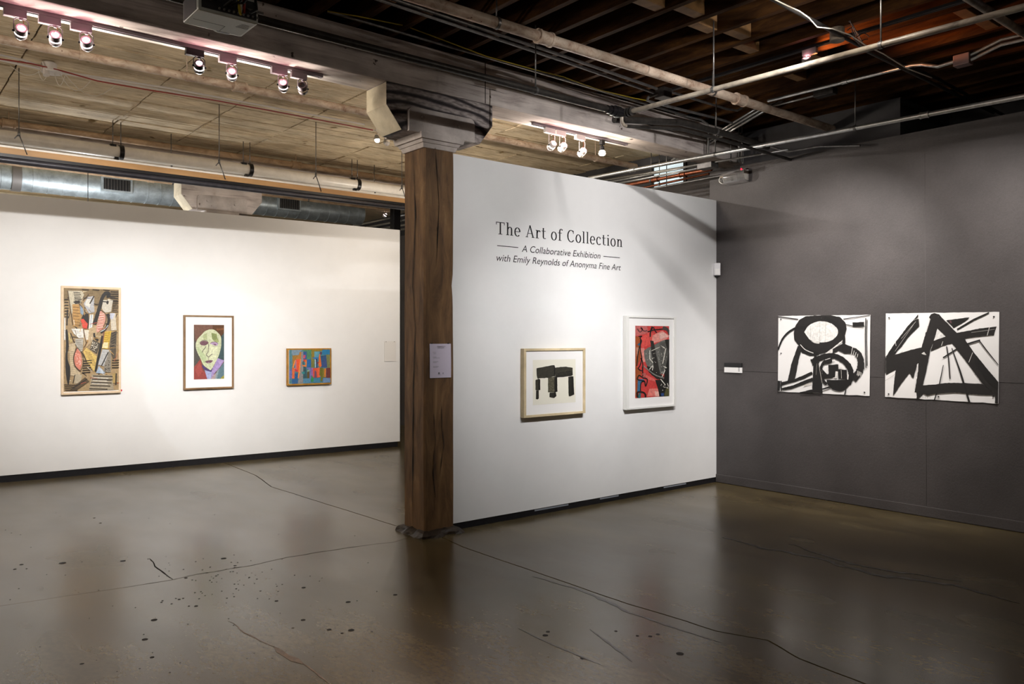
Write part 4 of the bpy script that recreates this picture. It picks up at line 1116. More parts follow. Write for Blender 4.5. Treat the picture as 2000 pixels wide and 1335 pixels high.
la, lb_ = P(1416, 708, X=XG), P(1450, 727, X=XG)
po = empty('wall_label', ((XG - .01), (la.y + lb_.y) / 2, lb_.z), 'small black and white caption plate on the grey wall', 'label plate')
zmid = la.z - (la.z - lb_.z) * .47
MB().box((XG - .016, lb_.y, zmid), (XG, la.y, la.z)).build('black_half', M['ink'], po, bevel=.002)
MB().box((XG - .014, lb_.y, lb_.z - .005), (XG, la.y, zmid)).build('white_half', M['paper'], po, bevel=.002)
for k in range(4):
    MB().box((XG - .0148, lb_.y + .022, lb_.z + .012 + .012 * k), (XG - .0138, lb_.y + .042, lb_.z + .017 + .012 * k)).build('print', M['ink'], po)

# sheet pinned on the post
sa, sb = P(838, 671, Y=PY0), P(880, 736.5, Y=PY0)
po = empty('notice_sheet', ((sa.x + sb.x) / 2, PY0, sb.z), 'lilac white printed notice pinned to the brown post', 'notice')
mb = MB(); n = 8
v = []
for i in range(n + 1):
    t = i / n
    zz = sa.z + (sb.z - sa.z) * t; off = .004 + .004 * math.sin(t * 2.5)
    v += [(sa.x, PY0 - off - .003, zz), (sb.x, PY0 - off, zz)]
mb.add(v, [(2*i, 2*i+1, 2*i+3, 2*i+2) for i in range(n)])
mb.build('sheet', simple('lilac_paper', '#cfc6d6', .8), po)
W_, H_ = sb.x - sa.x, sa.z - sb.z
for (u0, u1, vv, th) in [(.34, .72, .07, .008), (.36, .66, .11, .008), (.14, .28, .245, .006), (.16, .28, .29, .005), (.14, .30, .385, .006), (.16, .46, .415, .006), (.15, .38, .52, .008), (.15, .32, .55, .006), (.15, .40, .66, .008), (.15, .36, .69, .006), (.36, .50, .91, .005), (.56, .66, .90, .004)]:
    MB().box((sa.x + W_ * u0, PY0 - .0115, sa.z - H_ * (vv + th)), (sa.x + W_ * u1, PY0 - .0105, sa.z - H_ * vv)).build('print_line', M['print_ink'], po)
MB().tube([(sa.x + W_ * .42, PY0 - .0115, sa.z - H_ * .865), (sa.x + W_ * .42, PY0 - .0105, sa.z - H_ * .865)], .008, 14).build('emblem', M['print_ink'], po)
MB().tube([(sa.x + W_ * .61, PY0 - .0115, sa.z - H_ * .865), (sa.x + W_ * .61, PY0 - .0105, sa.z - H_ * .865)], .0035, 8).build('emblem', M['ink'], po)
for u in (.1, .87):
    MB().tube([(sa.x + W_ * u, PY0 - .012, sa.z + .003), (sa.x + W_ * u, PY0, sa.z + .003)], .004, 8).build('pin', M['pin'], po)
# blank sheet on the left wall
def lwall_box(mb, c, hu, hz, d0, d1):
    c = Vector(c)
    return mb.obox(c + NL * (d0 + d1) / 2, UL, NL, Vector((0, 0, 1)), hu, abs(d1 - d0) / 2, hz)
ca_, cb_ = on_left(750, 666), on_left(773, 705)
cc = (ca_ + cb_) / 2
po = empty('blank_sheet', cc, 'blank white sheet pinned near the right end of the left wall', 'paper')
lwall_box(MB(), cc, (cb_ - ca_).xy.length / 2, abs(ca_.z - cb_.z) / 2, .004, .008).build('sheet', simple('dull_white_paper', '#e2dfdb', .85), po)
for s_ in (-1, 1):
    c_ = cc + UL * s_ * .065 + Vector((0, 0, abs(ca_.z - cb_.z) / 2 - .008)) + NL * .006
    MB().tube([c_, c_ + NL * .004], .005, 8).build('pin', M['pin'], po)
rd = on_left(236.5, 762)
tag(MB().tube([rd + NL * .0005, rd + NL * .002], .012, 16).build('sale_sticker', M['red_dot']), 'red round sticker on the wall by the tall painting', 'sticker')

# ------------------------------------------------------------------ pictures
def homog(src, dst):
    """3x3 map taking four src points to four dst points"""
    import numpy as np
    A = []; B = []
    for (x, y), (u, v) in zip(src, dst):
        A.append([x, y, 1, 0, 0, 0, -u * x, -u * y]); B.append(u)
        A.append([0, 0, 0, x, y, 1, -v * x, -v * y]); B.append(v)
    h_ = np.linalg.solve(np.array(A, float), np.array(B, float))
    return lambda p: ((h_[0]*p[0]+h_[1]*p[1]+h_[2]) / (h_[6]*p[0]+h_[7]*p[1]+1), (h_[3]*p[0]+h_[4]*p[1]+h_[5]) / (h_[6]*p[0]+h_[7]*p[1]+1))


def stroke_poly(pts, w):
    pts = [Vector(p) for p in pts]
    ws = w if isinstance(w, (list, tuple)) else [w] * len(pts)
    A = []; B = []
    for i, p in enumerate(pts):
        d = (pts[min(i + 1, len(pts) - 1)] - pts[max(i - 1, 0)]).normalized(); s = Vector((-d.y, d.x))
        A.append(tuple(p + s * ws[i] / 2)); B.append(tuple(p - s * ws[i] / 2))
    return [A, B]


def smooth_line(pts, k=5):
    out = []
    n = len(pts)
    for i in range(n - 1):
        p0, p1, p2, p3 = (Vector(pts[max(i - 1, 0)]), Vector(pts[i]), Vector(pts[i + 1]), Vector(pts[min(i + 2, n - 1)]))
        for j in range(k):
            t = j / k
            out.append(tuple(0.5 * ((2 * p1) + (p2 - p0) * t + (2 * p0 - 5 * p1 + 4 * p2 - p3) * t * t + (3 * p1 - p0 - 3 * p2 + p3) * t ** 3)))
    out.append(tuple(pts[-1]))
    return out


def picture_mesh(name, shapes, quad, o, u, v, width, height, nrm, parent, jit=0.0, step=.00012):
    """flat painted shapes laid over one another; shapes use the drawing units of quad, mapped to width x height at o"""
    hm = homog(quad, [(0, 1), (1, 1), (1, 0), (0, 0)])
    V = []; Fc = []; C = []
    u = Vector(u); v = Vector(v); nrm = Vector(nrm); o = Vector(o)
    seed = 0
    def put(poly, col, layer):
        q = []
        for p in poly:
            a, b_ = hm(p); a = min(1, max(0, a)); b_ = min(1, max(0, b_)); q.append((a, b_))
        tri = tessellate_polygon([[Vector((a * width, b_ * height, 0)) for a, b_ in q]])
        base = len(V)
        V.extend([o + u * (a * width) + v * (b_ * height) + nrm * (.0003 + min(layer, 90) * step + layer * 1e-5) for a, b_ in q])
        for t in tri: Fc.append(tuple(i + base for i in t)); C.append(col)
    for li, sh in enumerate(shapes):
        kind, col = sh[0], srgb(sh[1])
        if kind in ('p', 's'):
            pts = sh[2]
            if kind == 's': pts = smooth_line(list(pts) + [pts[0]], 5)[:-1]
            if jit:
                fine = []
                for i in range(len(pts)):
                    a, b_ = Vector(pts[i]), Vector(pts[(i + 1) % len(pts)])
                    n = max(1, int((b_ - a).length / 22))
                    for k in range(n):
                        c_ = a.lerp(b_, k / n)
                        fine.append((c_.x + noise.noise(Vector((c_.x * .07, c_.y * .07, li))) * jit, c_.y + noise.noise(Vector((c_.x * .07, c_.y * .07, li + 50))) * jit))
                pts = fine
            put(pts, col, li)
        elif kind in ('l', 'c'):                           # line or curve with width
            pts = smooth_line(sh[2], 6) if kind == 'c' else sh[2]
            w_ = sh[3]
            if isinstance(w_, (list, tuple)) and kind == 'c':
                n = len(pts); w_ = [w_[0] + (w_[1] - w_[0]) * i / (n - 1) for i in range(n)]
            if jit and kind == 'c':
                n = len(pts); base = w_ if isinstance(w_, list) else [w_] * n
                w_ = [b_ * (1 + .25 * noise.noise(Vector((i * .8, li, 4)))) for i, b_ in enumerate(base)]
            A, B = stroke_poly(pts, w_)
            for i in range(len(A) - 1): put([A[i], A[i + 1], B[i + 1], B[i]], col, li)
        elif kind == 'n':                                  # a row of short parallel lines: from, to, count, line vector, width
            a, b_, n, vec, w_ = Vector(sh[2][0]), Vector(sh[2][1]), sh[3], Vector(sh[4]), sh[5]
            for i in range(n):
                c_ = a.lerp(b_, i / max(1, n - 1)); k = 1 + .25 * noise.noise(Vector((i * 1.3, li, 1)))
                A, B = stroke_poly([tuple(c_), tuple(c_ + vec * k)], w_)
                put([A[0], A[1], B[1], B[0]], col, li)
        elif kind == 'd':                                  # dots scattered in a parallelogram: origin, e1, e2, count, size
            o_, e1_, e2_, n, r_ = Vector(sh[2]), Vector(sh[3]), Vector(sh[4]), sh[5], sh[6]
            rg = random.Random(li)
            for i in range(n):
                c_ = o_ + e1_ * rg.random() + e2_ * rg.random(); q_ = r_ * (.5 + rg.random())
                put([(c_.x - q_, c_.y), (c_.x, c_.y - q_), (c_.x + q_, c_.y), (c_.x, c_.y + q_)], col, li)
    me = bpy.data.meshes.new(name)
    pw = world_of(parent).inverted()
    me.from_pydata([tuple(pw @ p) for p in V], [], Fc)
    at = me.color_attributes.new('paint', 'FLOAT_COLOR', 'CORNER')
    li = 0
    for pi, p in enumerate(me.polygons):
        if p.normal.dot(nrm) < 0: p.flip()
        for _ in p.loop_indices: at.data[_].color = (*C[pi], 1)
    me.materials.append(M['paint'])
    ob = bpy.data.objects.new(name, me); COL.objects.link(ob); ob.parent = parent
    return ob


class Wall:
    def __init__(s, hit, u, n): s.hit, s.u, s.n = hit, u, n
WALL_L = Wall(on_left, UL, NL)
WALL_M = Wall(lambda x, y: P(x, y, Y=YM), Vector((1, 0, 0)), Vector((0, -1, 0)))
WALL_R = Wall(lambda x, y: P(x, y, X=XG), Vector((0, -1, 0)), Vector((-1, 0, 0)))
UP = Vector((0, 0, 1))


def crop(x, y, s): return lambda p: (x + p[0] / s, y + p[1] / s)


def rect_on(wall, cr, quad):
    q = [wall.hit(*cr(p)) for p in quad]
    us = [p.dot(wall.u) for p in q]
    u0, u1 = (us[0] + us[3]) / 2, (us[1] + us[2]) / 2
    z1, z0 = (q[0].z + q[1].z) / 2, (q[2].z + q[3].z) / 2
    o = wall.hit(*cr(quad[0])); o = o + wall.u * (u0 - o.dot(wall.u)); o.z = z0
    return o, u1 - u0, z1 - z0


def framed(name, label, wall, cr, outer, inner, pic, shapes, fmat, depth=.035, proud=.0, mat_board=True, jit=3.0, cat='picture', lip=.004, paper=None):
    o, W_, H_ = rect_on(wall, cr, outer)
    root = empty(name, o + wall.u * W_ / 2, label, cat)
    io, iw, ih = rect_on(wall, cr, inner)
    du0 = (io - o).dot(wall.u); dz0 = io.z - o.z
    l, r_, bt, tp = du0, W_ - du0 - iw, dz0, H_ - dz0 - ih
    l = r_ = (l + r_) / 2; bt = tp = (bt + tp) / 2
    fr = MB()
    def bar(u0, u1, z0, z1):
        c = o + wall.u * (u0 + u1) / 2 + UP * (z0 + z1) / 2 + wall.n * (depth / 2 + .004)
        return MB().obox(c, wall.u, wall.n, UP, (u1 - u0) / 2, depth / 2, (z1 - z0) / 2)
    for nm, a in (('frame_side', (0, l, 0, H_)), ('frame_side', (W_ - r_, W_, 0, H_)), ('frame_rail', (l, W_ - r_, 0, bt)), ('frame_rail', (l, W_ - r_, H_ - tp, H_))):
        bar(*a).build(nm, fmat, root, bevel=.0015)
    rec = .010 if mat_board else .003
    face = wall.n * (depth + .004 - rec)
    c = o + wall.u * W_ / 2 + UP * H_ / 2 + wall.n * ((depth - rec) / 2 + .004)
    MB().obox(c, wall.u, wall.n, UP, W_ / 2 - l * .9, (depth - rec) / 2, H_ / 2 - bt * .9).build('mat_board' if mat_board else 'canvas', M['mat_board'], root)
    po, pw, ph = rect_on(wall, cr, pic)
    if paper:
        qo, qw, qh = rect_on(wall, cr, paper)
        MB().obox(qo + wall.u * qw / 2 + UP * qh / 2 + face, wall.u, wall.n, UP, qw / 2, .0008, qh / 2).build('print_paper', M['print_paper'], root)
    picture_mesh('painting', shapes, pic, po + face + wall.n * .0012, wall.u, UP, pw, ph, wall.n, root, jit)
    return root


# 1 tall cubist instrument painting
TAN, DRK = '#ab9068', '#2c2218'
s1 = [('p', TAN, [(225, 105), (810, 125), (810, 1190), (225, 1200)]),
      ('p', '#86704c', [(232, 112), (805, 132), (805, 260), (720, 400), (690, 380), (560, 300), (440, 230), (232, 260)]),
      ('p', '#c9bfa6', [(272, 150), (420, 150), (440, 190), (400, 290), (330, 300), (310, 420), (285, 280)]),
      ('n', DRK, [(330, 165), (345, 270)], 7, (70, 6), 8),
      ('p', '#2a231a', [(325, 265), (395, 245), (400, 280), (350, 290)]),
      ('n', '#34291d', [(420, 135), (640, 140)], 3, (70, 6), 10),
      ('n', '#2b2218', [(718, 160), (712, 250)], 5, (84, 2), 11),
      ('p', '#cfc8b8', [(640, 245), (742, 250), (722, 370), (650, 380), (625, 330)]),
      ('p', '#b9b9bd', [(435, 285), (480, 215), (545, 205), (548, 372), (490, 388)]),
      ('p', '#e2ddd2', [(470, 235), (520, 240), (500, 330), (450, 300)]),
      ('l', '#3a2e20', [(500, 285), (545, 205)], 14), ('l', '#4b3b29', [(430, 250), (490, 190)], 10),
      ('p', '#bf9353', [(318, 290), (385, 288), (412, 420), (380, 528), (325, 520)]),
      ('n', '#7a5529', [(322, 318), (335, 505)], 7, (66, 6), 7),
      ('l', '#513c26', [(270, 150), (325, 505)], 9), ('l', '#5c4429', [(385, 280), (470, 395)], 12),
      ('p', '#8c9fb2', [(400, 300), (442, 355), (430, 405), (402, 385)]),
      ('p', '#1f1913', [(432, 398), (487, 385), (492, 470), (480, 548), (440, 470), (412, 435)]),
      ('p', '#dd4c37', [(404, 452), (432, 442), (478, 492), (470, 548), (428, 540)]),
      ('p', '#e9e7e2', [(500, 395), (536, 395), (526, 530), (488, 548)]), ('p', '#a9b4bd', [(512, 400), (524, 400), (510, 530), (500, 530)]),
      ('p', '#bfa680', [(500, 540), (600, 500), (570, 600), (500, 700), (440, 760), (430, 640)]),
      ('s', '#d79b88', [(600, 355), (648, 385), (668, 440), (640, 525), (580, 585), (566, 540), (592, 440)]),
      ('n', '#f0d3c6', [(588, 400), (575, 560)], 8, (62, -8), 6), ('n', '#b4584b', [(590, 412), (578, 548)], 6, (60, -10), 4),
      ('c', '#6d5136', [(600, 345), (655, 380), (668, 450), (640, 530)], 9),
      ('p', '#d3c8b4', [(715, 390), (768, 388), (778, 560), (722, 565)]), ('p', '#c2c6d6', [(712, 385), (765, 385), (740, 450), (710, 440)]),
      ('c', '#221b15', [(684, 390), (698, 460), (665, 545), (612, 590)], [34, 16]),
      ('c', '#b4bec8', [(610, 578), (655, 552), (690, 510)], 8),
      ('c', '#17130f', [(546, 500), (578, 400), (605, 310), (628, 230), (660, 178), (695, 175), (700, 205), (675, 208)], [40, 30]),
      ('l', '#17130f', [(632, 262), (690, 268)], 11), ('s', '#17130f', [(680, 250), (698, 262), (690, 290), (672, 280)]),
      ('c', '#3a2e22', [(540, 285), (570, 292), (600, 290)], 9),
      ('p', '#ebe8e1', [(308, 545), (430, 545), (436, 640), (385, 642), (330, 592)]), ('n', '#b7b2a8', [(330, 560), (390, 630)], 5, (40, 4), 4),
      ('p', '#e6dccb', [(440, 560), (490, 560), (480, 660), (450, 660)]), ('l', '#6e5233', [(432, 550), (460, 690)], 10),
      ('p', '#cdb578', [(272, 580), (310, 600), (330, 660), (300, 690), (275, 650)]),
      ('c', '#41301e', [(300, 590), (330, 670), (380, 740), (440, 830), (470, 890)], 13),
      ('p', '#b9b4a8', [(345, 650), (430, 650), (425, 770), (395, 790), (350, 700)]), ('n', '#7b7264', [(350, 670), (385, 760)], 6, (60, 0), 6),
      ('c', '#241c16', [(545, 590), (548, 630), (585, 670)], 20),
      ('p', '#d5b03d', [(650, 580), (726, 570), (702, 690), (690, 756), (624, 750)]), ('n', '#8a6a1f', [(655, 595), (640, 740)], 8, (52, -3), 5), ('p', '#e9dcae', [(640, 690), (690, 690), (688, 750), (626, 748)]),
      ('p', '#544a3b', [(720, 590), (780, 572), (768, 850), (740, 860), (715, 800), (705, 745)]), ('n', '#2d251b', [(730, 600), (712, 740)], 6, (45, -25), 8),
      ('p', '#4b4234', [(530, 658), (606, 698), (572, 808), (498, 755)]), ('d', '#ded4bf', (528, 668), (60, 34), (-28, 90), 60, 4),
      ('l', '#a9814a', [(480, 665), (430, 770)], 18), ('l', '#33271b', [(470, 680), (440, 740)], 8),
      ('p', '#d9b968', [(430, 782), (465, 742), (572, 832), (552, 1000), (470, 890)]), ('n', '#8a6b33', [(445, 780), (520, 920)], 9, (60, 18), 5),
      ('p', '#b9b9b8', [(630, 760), (702, 768), (645, 935), (580, 920)]), ('p', '#8d8577', [(700, 768), (722, 770), (715, 1000), (640, 1000), (650, 930)]),
      ('d', '#2f261c', (650, 880), (60, 0), (0, 120), 45, 4),
      ('l', '#2b231a', [(690, 790), (620, 930)], 11),
      ('c', '#19140f', [(634, 620), (606, 760), (580, 880), (556, 990)], [30, 22]), ('p', '#7d4f3a', [(655, 580), (640, 700), (630, 700), (640, 580)]),
      ('p', '#9fb2c6', [(592, 930), (664, 1012), (560, 1006)]), ('n', '#e4e8ec', [(590, 950), (610, 1000)], 4, (40, 25), 5),
      ('p', '#cbb795', [(285, 705), (350, 690), (338, 940), (402, 1000), (392, 1045), (300, 1025)]), ('n', '#9a8a6e', [(292, 780), (300, 1000)], 12, (44, 4), 4),
      ('s', '#d8826c', [(366, 745), (405, 800), (416, 900), (392, 972), (346, 920), (335, 840)]), ('d', '#eec3b3', (350, 800), (50, 0), (10, 120), 30, 5),
      ('c', '#4b3623', [(366, 738), (332, 835), (344, 925), (398, 985)], 12), ('c', '#5c452c', [(372, 740), (420, 810), (428, 910), (402, 985)], 7),
      ('n', '#2a2118', [(430, 880), (420, 1000)], 6, (90, -6), 10),
      ('s', '#1d1813', [(245, 560), (268, 560), (280, 700), (270, 850), (296, 960), (284, 1105), (262, 1090), (246, 900), (252, 700)]),
      ('l', '#221b15', [(268, 345), (262, 510)], 14), ('n', '#241c14', [(236, 240), (240, 420)], 7, (40, 0), 9), ('l', '#e6e3dc', [(240, 430), (240, 660)], 14),
      ('p', '#b8aa90', [(340, 1010), (420, 1020), (400, 1100), (340, 1115)]), ('l', '#231b14', [(345, 1020), (325, 1105)], 9),
      ('p', '#584630', [(300, 1165), (450, 1045), (492, 1090), (350, 1185)]), ('l', '#2b2117', [(320, 1160), (470, 1065)], 12),
      ('p', '#a79a82', [(520, 1020), (730, 1030), (745, 1180), (490, 1180)]),
      ('n', '#33291d', [(530, 1035), (492, 1165)], 5, (205, 10), 11), ('n', '#d8d3c6', [(540, 1050), (520, 1110)], 3, (150, 12), 7),
      ('n', '#32281c', [(728, 876), (726, 952)], 4, (76, -2), 10), ('p', '#b3975a', [(735, 1010), (765, 1010), (765, 1110), (735, 1110)]), ('l', '#2e241a', [(772, 1010), (768, 1130)], 14),
      ('n', '#3b2f20', [(236, 1120), (240, 1175)], 4, (130, 6), 8), ('n', '#2f261b', [(740, 265), (735, 370)], 7, (60, 0), 8)]
br_ = random.Random(3)
def dabs(n, cols, wmin, wmax):
    out = []
    for _ in range(n):
        cx_, cy_ = br_.uniform(245, 790), br_.uniform(130, 1170); ln = br_.uniform(25, 95); an = br_.choice((0, 0, .1, -.15, 1.35, -1.2, .7)) + br_.uniform(-.12, .12)
        out.append(('c', br_.choice(cols), [(cx_, cy_), (cx_ + ln * .5 * math.cos(an), cy_ + ln * .5 * math.sin(an) + br_.uniform(-4, 4)), (cx_ + ln * math.cos(an), cy_ + ln * math.sin(an))], [br_.uniform(wmin, wmax), br_.uniform(2, 5)]))
    return out
s1 = s1[:2] + dabs(75, ['#3a2e20', '#d2bf98', '#6b5334', '#b98f52', '#e2d6bd', '#241c14'], 7, 17) + s1[2:] + dabs(28, ['#2b2218', '#e8dfcc', '#c79a4e', '#8a7a5e', '#b4503c'], 4, 9)
framed('framed_painting', 'tall cubist painting of a stringed instrument in a thin pale frame', WALL_L, crop(80, 540, 5.34),
       [(205, 95), (832, 118), (818, 1214), (205, 1224)], [(230, 113), (806, 132), (800, 1184), (230, 1194)], [(230, 113), (806, 132), (800, 1184), (230, 1194)], s1, M['frame_pink'], .04, mat_board=False, cat='painting')

# 2 portrait
s2 = [('p', '#6f4b3d', [(275, 240), (725, 250), (715, 1040), (260, 1045)]),
      ('p', '#55310f', [(553, 250), (722, 256), (718, 395), (660, 430), (553, 330)]), ('p', '#7a4a26', [(600, 310), (718, 300), (716, 330), (620, 335)]),
      ('p', '#364f53', [(668, 430), (718, 375), (712, 770), (615, 740)]), ('p', '#4a3b34', [(280, 250), (300, 470), (330, 520), (285, 640)]),
      ('p', '#4e4a45', [(276, 480), (312, 500), (375, 745), (272, 870)]),
      ('p', '#963f3a', [(368, 745), (402, 900), (455, 965), (464, 1040), (262, 1040), (272, 860)]), ('p', '#a64a44', [(360, 780), (400, 930), (330, 1000), (290, 900)]),
      ('p', '#5f7d88', [(712, 790), (708, 1036), (575, 1036), (615, 920)]), ('p', '#8fa0a6', [(600, 930), (640, 880), (600, 1036), (560, 1036)]), ('p', '#a39b3e', [(665, 1015), (708, 980), (708, 1036), (655, 1036)]),
      ('p', '#b19a9c', [(540, 985), (590, 950), (575, 1036), (510, 1036)]),
      ('p', '#a892c8', [(620, 735), (712, 772), (645, 870), (560, 965), (510, 1036), (458, 1030), (428, 908), (500, 900), (560, 850)]), ('p', '#b9a0d0', [(630, 770), (700, 775), (640, 830)]),
      ('p', '#a5aed6', [(428, 905), (530, 925), (515, 1036), (464, 1036)]),
      ('p', '#4b3a72', [(385, 822), (470, 890), (510, 905), (548, 868), (522, 935), (430, 905), (398, 870)]),
      ('s', '#c8cea9', [(500, 320), (570, 324), (640, 380), (672, 445), (668, 580), (625, 720), (570, 822), (535, 882), (510, 906), (470, 880), (410, 830), (370, 740), (322, 640), (303, 545), (330, 460), (400, 385), (440, 345)]),
      ('p', '#b4c396', [(310, 560), (370, 600), (440, 700), (470, 800), (410, 800), (360, 700)]), ('p', '#d8dcb9', [(500, 560), (620, 580), (600, 700), (540, 800), (505, 720)]),
      ('p', '#a9b184', [(410, 400), (470, 370), (470, 460), (420, 470)]), ('p', '#7e8a52', [(535, 370), (610, 385), (620, 455), (570, 490), (540, 450)]), ('p', '#9aa468', [(570, 480), (630, 450), (640, 500), (590, 510)]),
      ('s', '#6c4853', [(358, 515), (400, 485), (450, 485), (485, 515), (450, 545), (390, 545)]), ('c', '#4f3340', [(360, 505), (410, 475), (460, 480), (490, 520)], 7),
      ('s', '#b29abb', [(508, 522), (570, 503), (626, 525), (605, 557), (560, 545)]), ('c', '#6d4a63', [(508, 520), (570, 500), (628, 522)], 7), ('s', '#7b5470', [(555, 525), (600, 530), (585, 555)]),
      ('c', '#493039', [(490, 530), (486, 600), (478, 650), (455, 672), (460, 695)], 7), ('c', '#493039', [(455, 690), (490, 716), (515, 690), (542, 678)], 8), ('l', '#6b5560', [(484, 716), (484, 760)], 5),
      ('c', '#3d3a33', [(450, 560), (435, 590), (410, 615), (395, 650)], 8),
      ('s', '#775260', [(430, 782), (480, 764), (545, 768), (520, 800), (470, 808)]), ('c', '#4c3240', [(430, 783), (485, 782), (545, 770)], 6), ('s', '#a58d98', [(460, 795), (500, 792), (490, 804)])]
framed('framed_portrait', 'green faced portrait with a wide white mat in a thin brown frame', WALL_L, crop(340, 600, 7.414),
       [(135, 105), (862, 128), (840, 1166), (120, 1192)], [(166, 132), (838, 150), (815, 1145), (148, 1165)], [(283, 247), (720, 258), (706, 1033), (268, 1038)], s2, M['frame_walnut'], .035, jit=2, cat='painting')

# 3 small colourful figures
s3 = [('p', '#4f7f8a', [(260, 262), (1245, 258), (1245, 1060), (255, 1085)]),
      ('p', '#7d96a8', [(330, 275), (590, 275), (510, 330), (490, 400), (335, 400)]), ('p', '#4c8460', [(590, 275), (795, 270), (780, 500), (680, 500), (680, 320), (600, 310)]),
      ('p', '#8c7a26', [(795, 270), (1060, 268), (1040, 310), (865, 315), (860, 690), (785, 690)]), ('p', '#5f9db0', [(862, 320), (985, 318), (975, 440), (865, 450)]),
      ('p', '#1f79a8', [(1060, 268), (1238, 266), (1236, 385), (1040, 390)]), ('p', '#7b8050', [(1145, 390), (1236, 388), (1236, 700), (1160, 700)]),
      ('p', '#2d5484', [(1020, 425), (1140, 400), (1165, 690), (1020, 690)]), ('p', '#3c4f86', [(1060, 560), (1140, 480), (1160, 690), (1060, 690)]), ('l', '#234a6c', [(1010, 430), (1140, 425)], 14),
      ('p', '#7d7b3a', [(785, 500), (860, 480), (860, 690), (785, 690)]), ('p', '#3777b8', [(800, 465), (950, 440), (940, 510), (870, 500)]), ('p', '#a8c8d6', [(870, 500), (900, 500), (900, 690), (880, 690)]), ('p', '#1d3a60', [(895, 490), (930, 480), (935, 700), (905, 710)]),
      ('p', '#b87830', [(345, 410), (500, 395), (515, 325), (560, 325), (550, 490), (400, 510), (345, 700)]), ('p', '#a1762f', [(345, 405), (490, 400), (410, 510), (345, 650)]),
      ('p', '#e8552f', [(420, 500), (545, 490), (480, 800), (430, 790)]), ('p', '#b2798a', [(405, 520), (440, 520), (440, 780), (405, 760)]), ('p', '#ec8a38', [(400, 510), (420, 530), (365, 700), (335, 700)]),
      ('p', '#e26a3a', [(335, 700), (400, 700), (390, 950), (335, 950)]), ('p', '#6d6fae', [(268, 740), (325, 730), (330, 950), (268, 955)]), ('p', '#1f5a91', [(390, 830), (465, 820), (470, 960), (395, 955)]),
      ('s', '#c23a4e', [(400, 720), (440, 735), (470, 770), (430, 790), (405, 770)]), ('p', '#f08a3a', [(520, 495), (560, 490), (505, 950), (465, 945)]),
      ('p', '#8b8a8c', [(555, 320), (600, 320), (600, 640), (590, 1060), (465, 1060), (520, 800)]), ('p', '#2a5590', [(600, 320), (680, 320), (680, 500), (600, 500)]), ('s', '#c2506c', [(600, 400), (650, 400), (640, 470), (600, 470)]),
      ('p', '#d04a35', [(600, 500), (680, 500), (670, 560), (610, 560)]), ('p', '#24606e', [(575, 560), (605, 520), (615, 640), (580, 620)]), ('p', '#ee8230', [(650, 520), (680, 520), (672, 680), (565, 650), (570, 630), (645, 640)]),
      ('p', '#1d62a2', [(685, 505), (780, 500), (780, 680), (685, 680)]), ('p', '#2d5661', [(600, 660), (665, 690), (680, 940), (590, 945)]), ('p', '#6f78b8', [(680, 690), (780, 690), (780, 950), (745, 950), (745, 740), (675, 720)]),
      ('p', '#8ba98c', [(690, 755), (745, 740), (745, 800), (690, 790)]), ('p', '#5e4c22', [(685, 800), (742, 780), (742, 945), (685, 945)]), ('p', '#2a8b90', [(560, 790), (630, 790), (630, 840), (565, 840)]),
      ('p', '#9d5f9a', [(785, 700), (825, 700), (830, 940), (785, 870)]), ('p', '#d8512e', [(825, 705), (920, 705), (990, 920), (920, 935), (905, 800), (870, 750), (850, 940), (830, 920)]), ('p', '#6c4a63', [(860, 780), (905, 780), (915, 930), (855, 935)]),
      ('p', '#e1643c', [(930, 700), (990, 690), (1000, 910), (940, 920)]), ('p', '#e56f2c', [(975, 390), (995, 370), (1030, 660), (990, 690), (955, 650)]), ('s', '#5c2d4a', [(1000, 320), (1035, 340), (1020, 390), (1000, 370)]), ('s', '#8c3b50', [(925, 560), (960, 560), (955, 600), (930, 600)]),
      ('p', '#6b6a1f', [(985, 700), (1060, 700), (1050, 1010), (1000, 1010), (1015, 890), (975, 880)]), ('p', '#8b7d30', [(1055, 720), (1120, 720), (1110, 930), (1055, 930)]), ('p', '#e08030', [(1095, 720), (1135, 710), (1125, 920), (1095, 920)]), ('p', '#6f3434', [(1140, 705), (1236, 700), (1236, 940), (1140, 940)]),
      ('p', '#2b5f93', [(325, 960), (465, 960), (465, 1075), (325, 1078)]), ('p', '#4f86a6', [(590, 955), (770, 950), (770, 1065), (590, 1068)]), ('s', '#2f8b4a', [(800, 880), (835, 960), (825, 1020), (775, 1015)]),
      ('p', '#3f7f9c', [(835, 945), (990, 940), (990, 1055), (835, 1060)]), ('p', '#6d8fb8', [(1060, 945), (1236, 940), (1236, 1050), (1060, 1055)])]
framed('framed_painting', 'small colourful painting of blocky figures in an ochre frame', WALL_L, crop(540, 660, 12.133),
       [(230, 242), (1268, 240), (1256, 1082), (220, 1120)], [(268, 270), (1240, 266), (1236, 1050), (262, 1076)], [(268, 270), (1240, 266), (1236, 1050), (262, 1076)], s3, M['frame_gold'], .045, mat_board=False, jit=3, cat='painting')

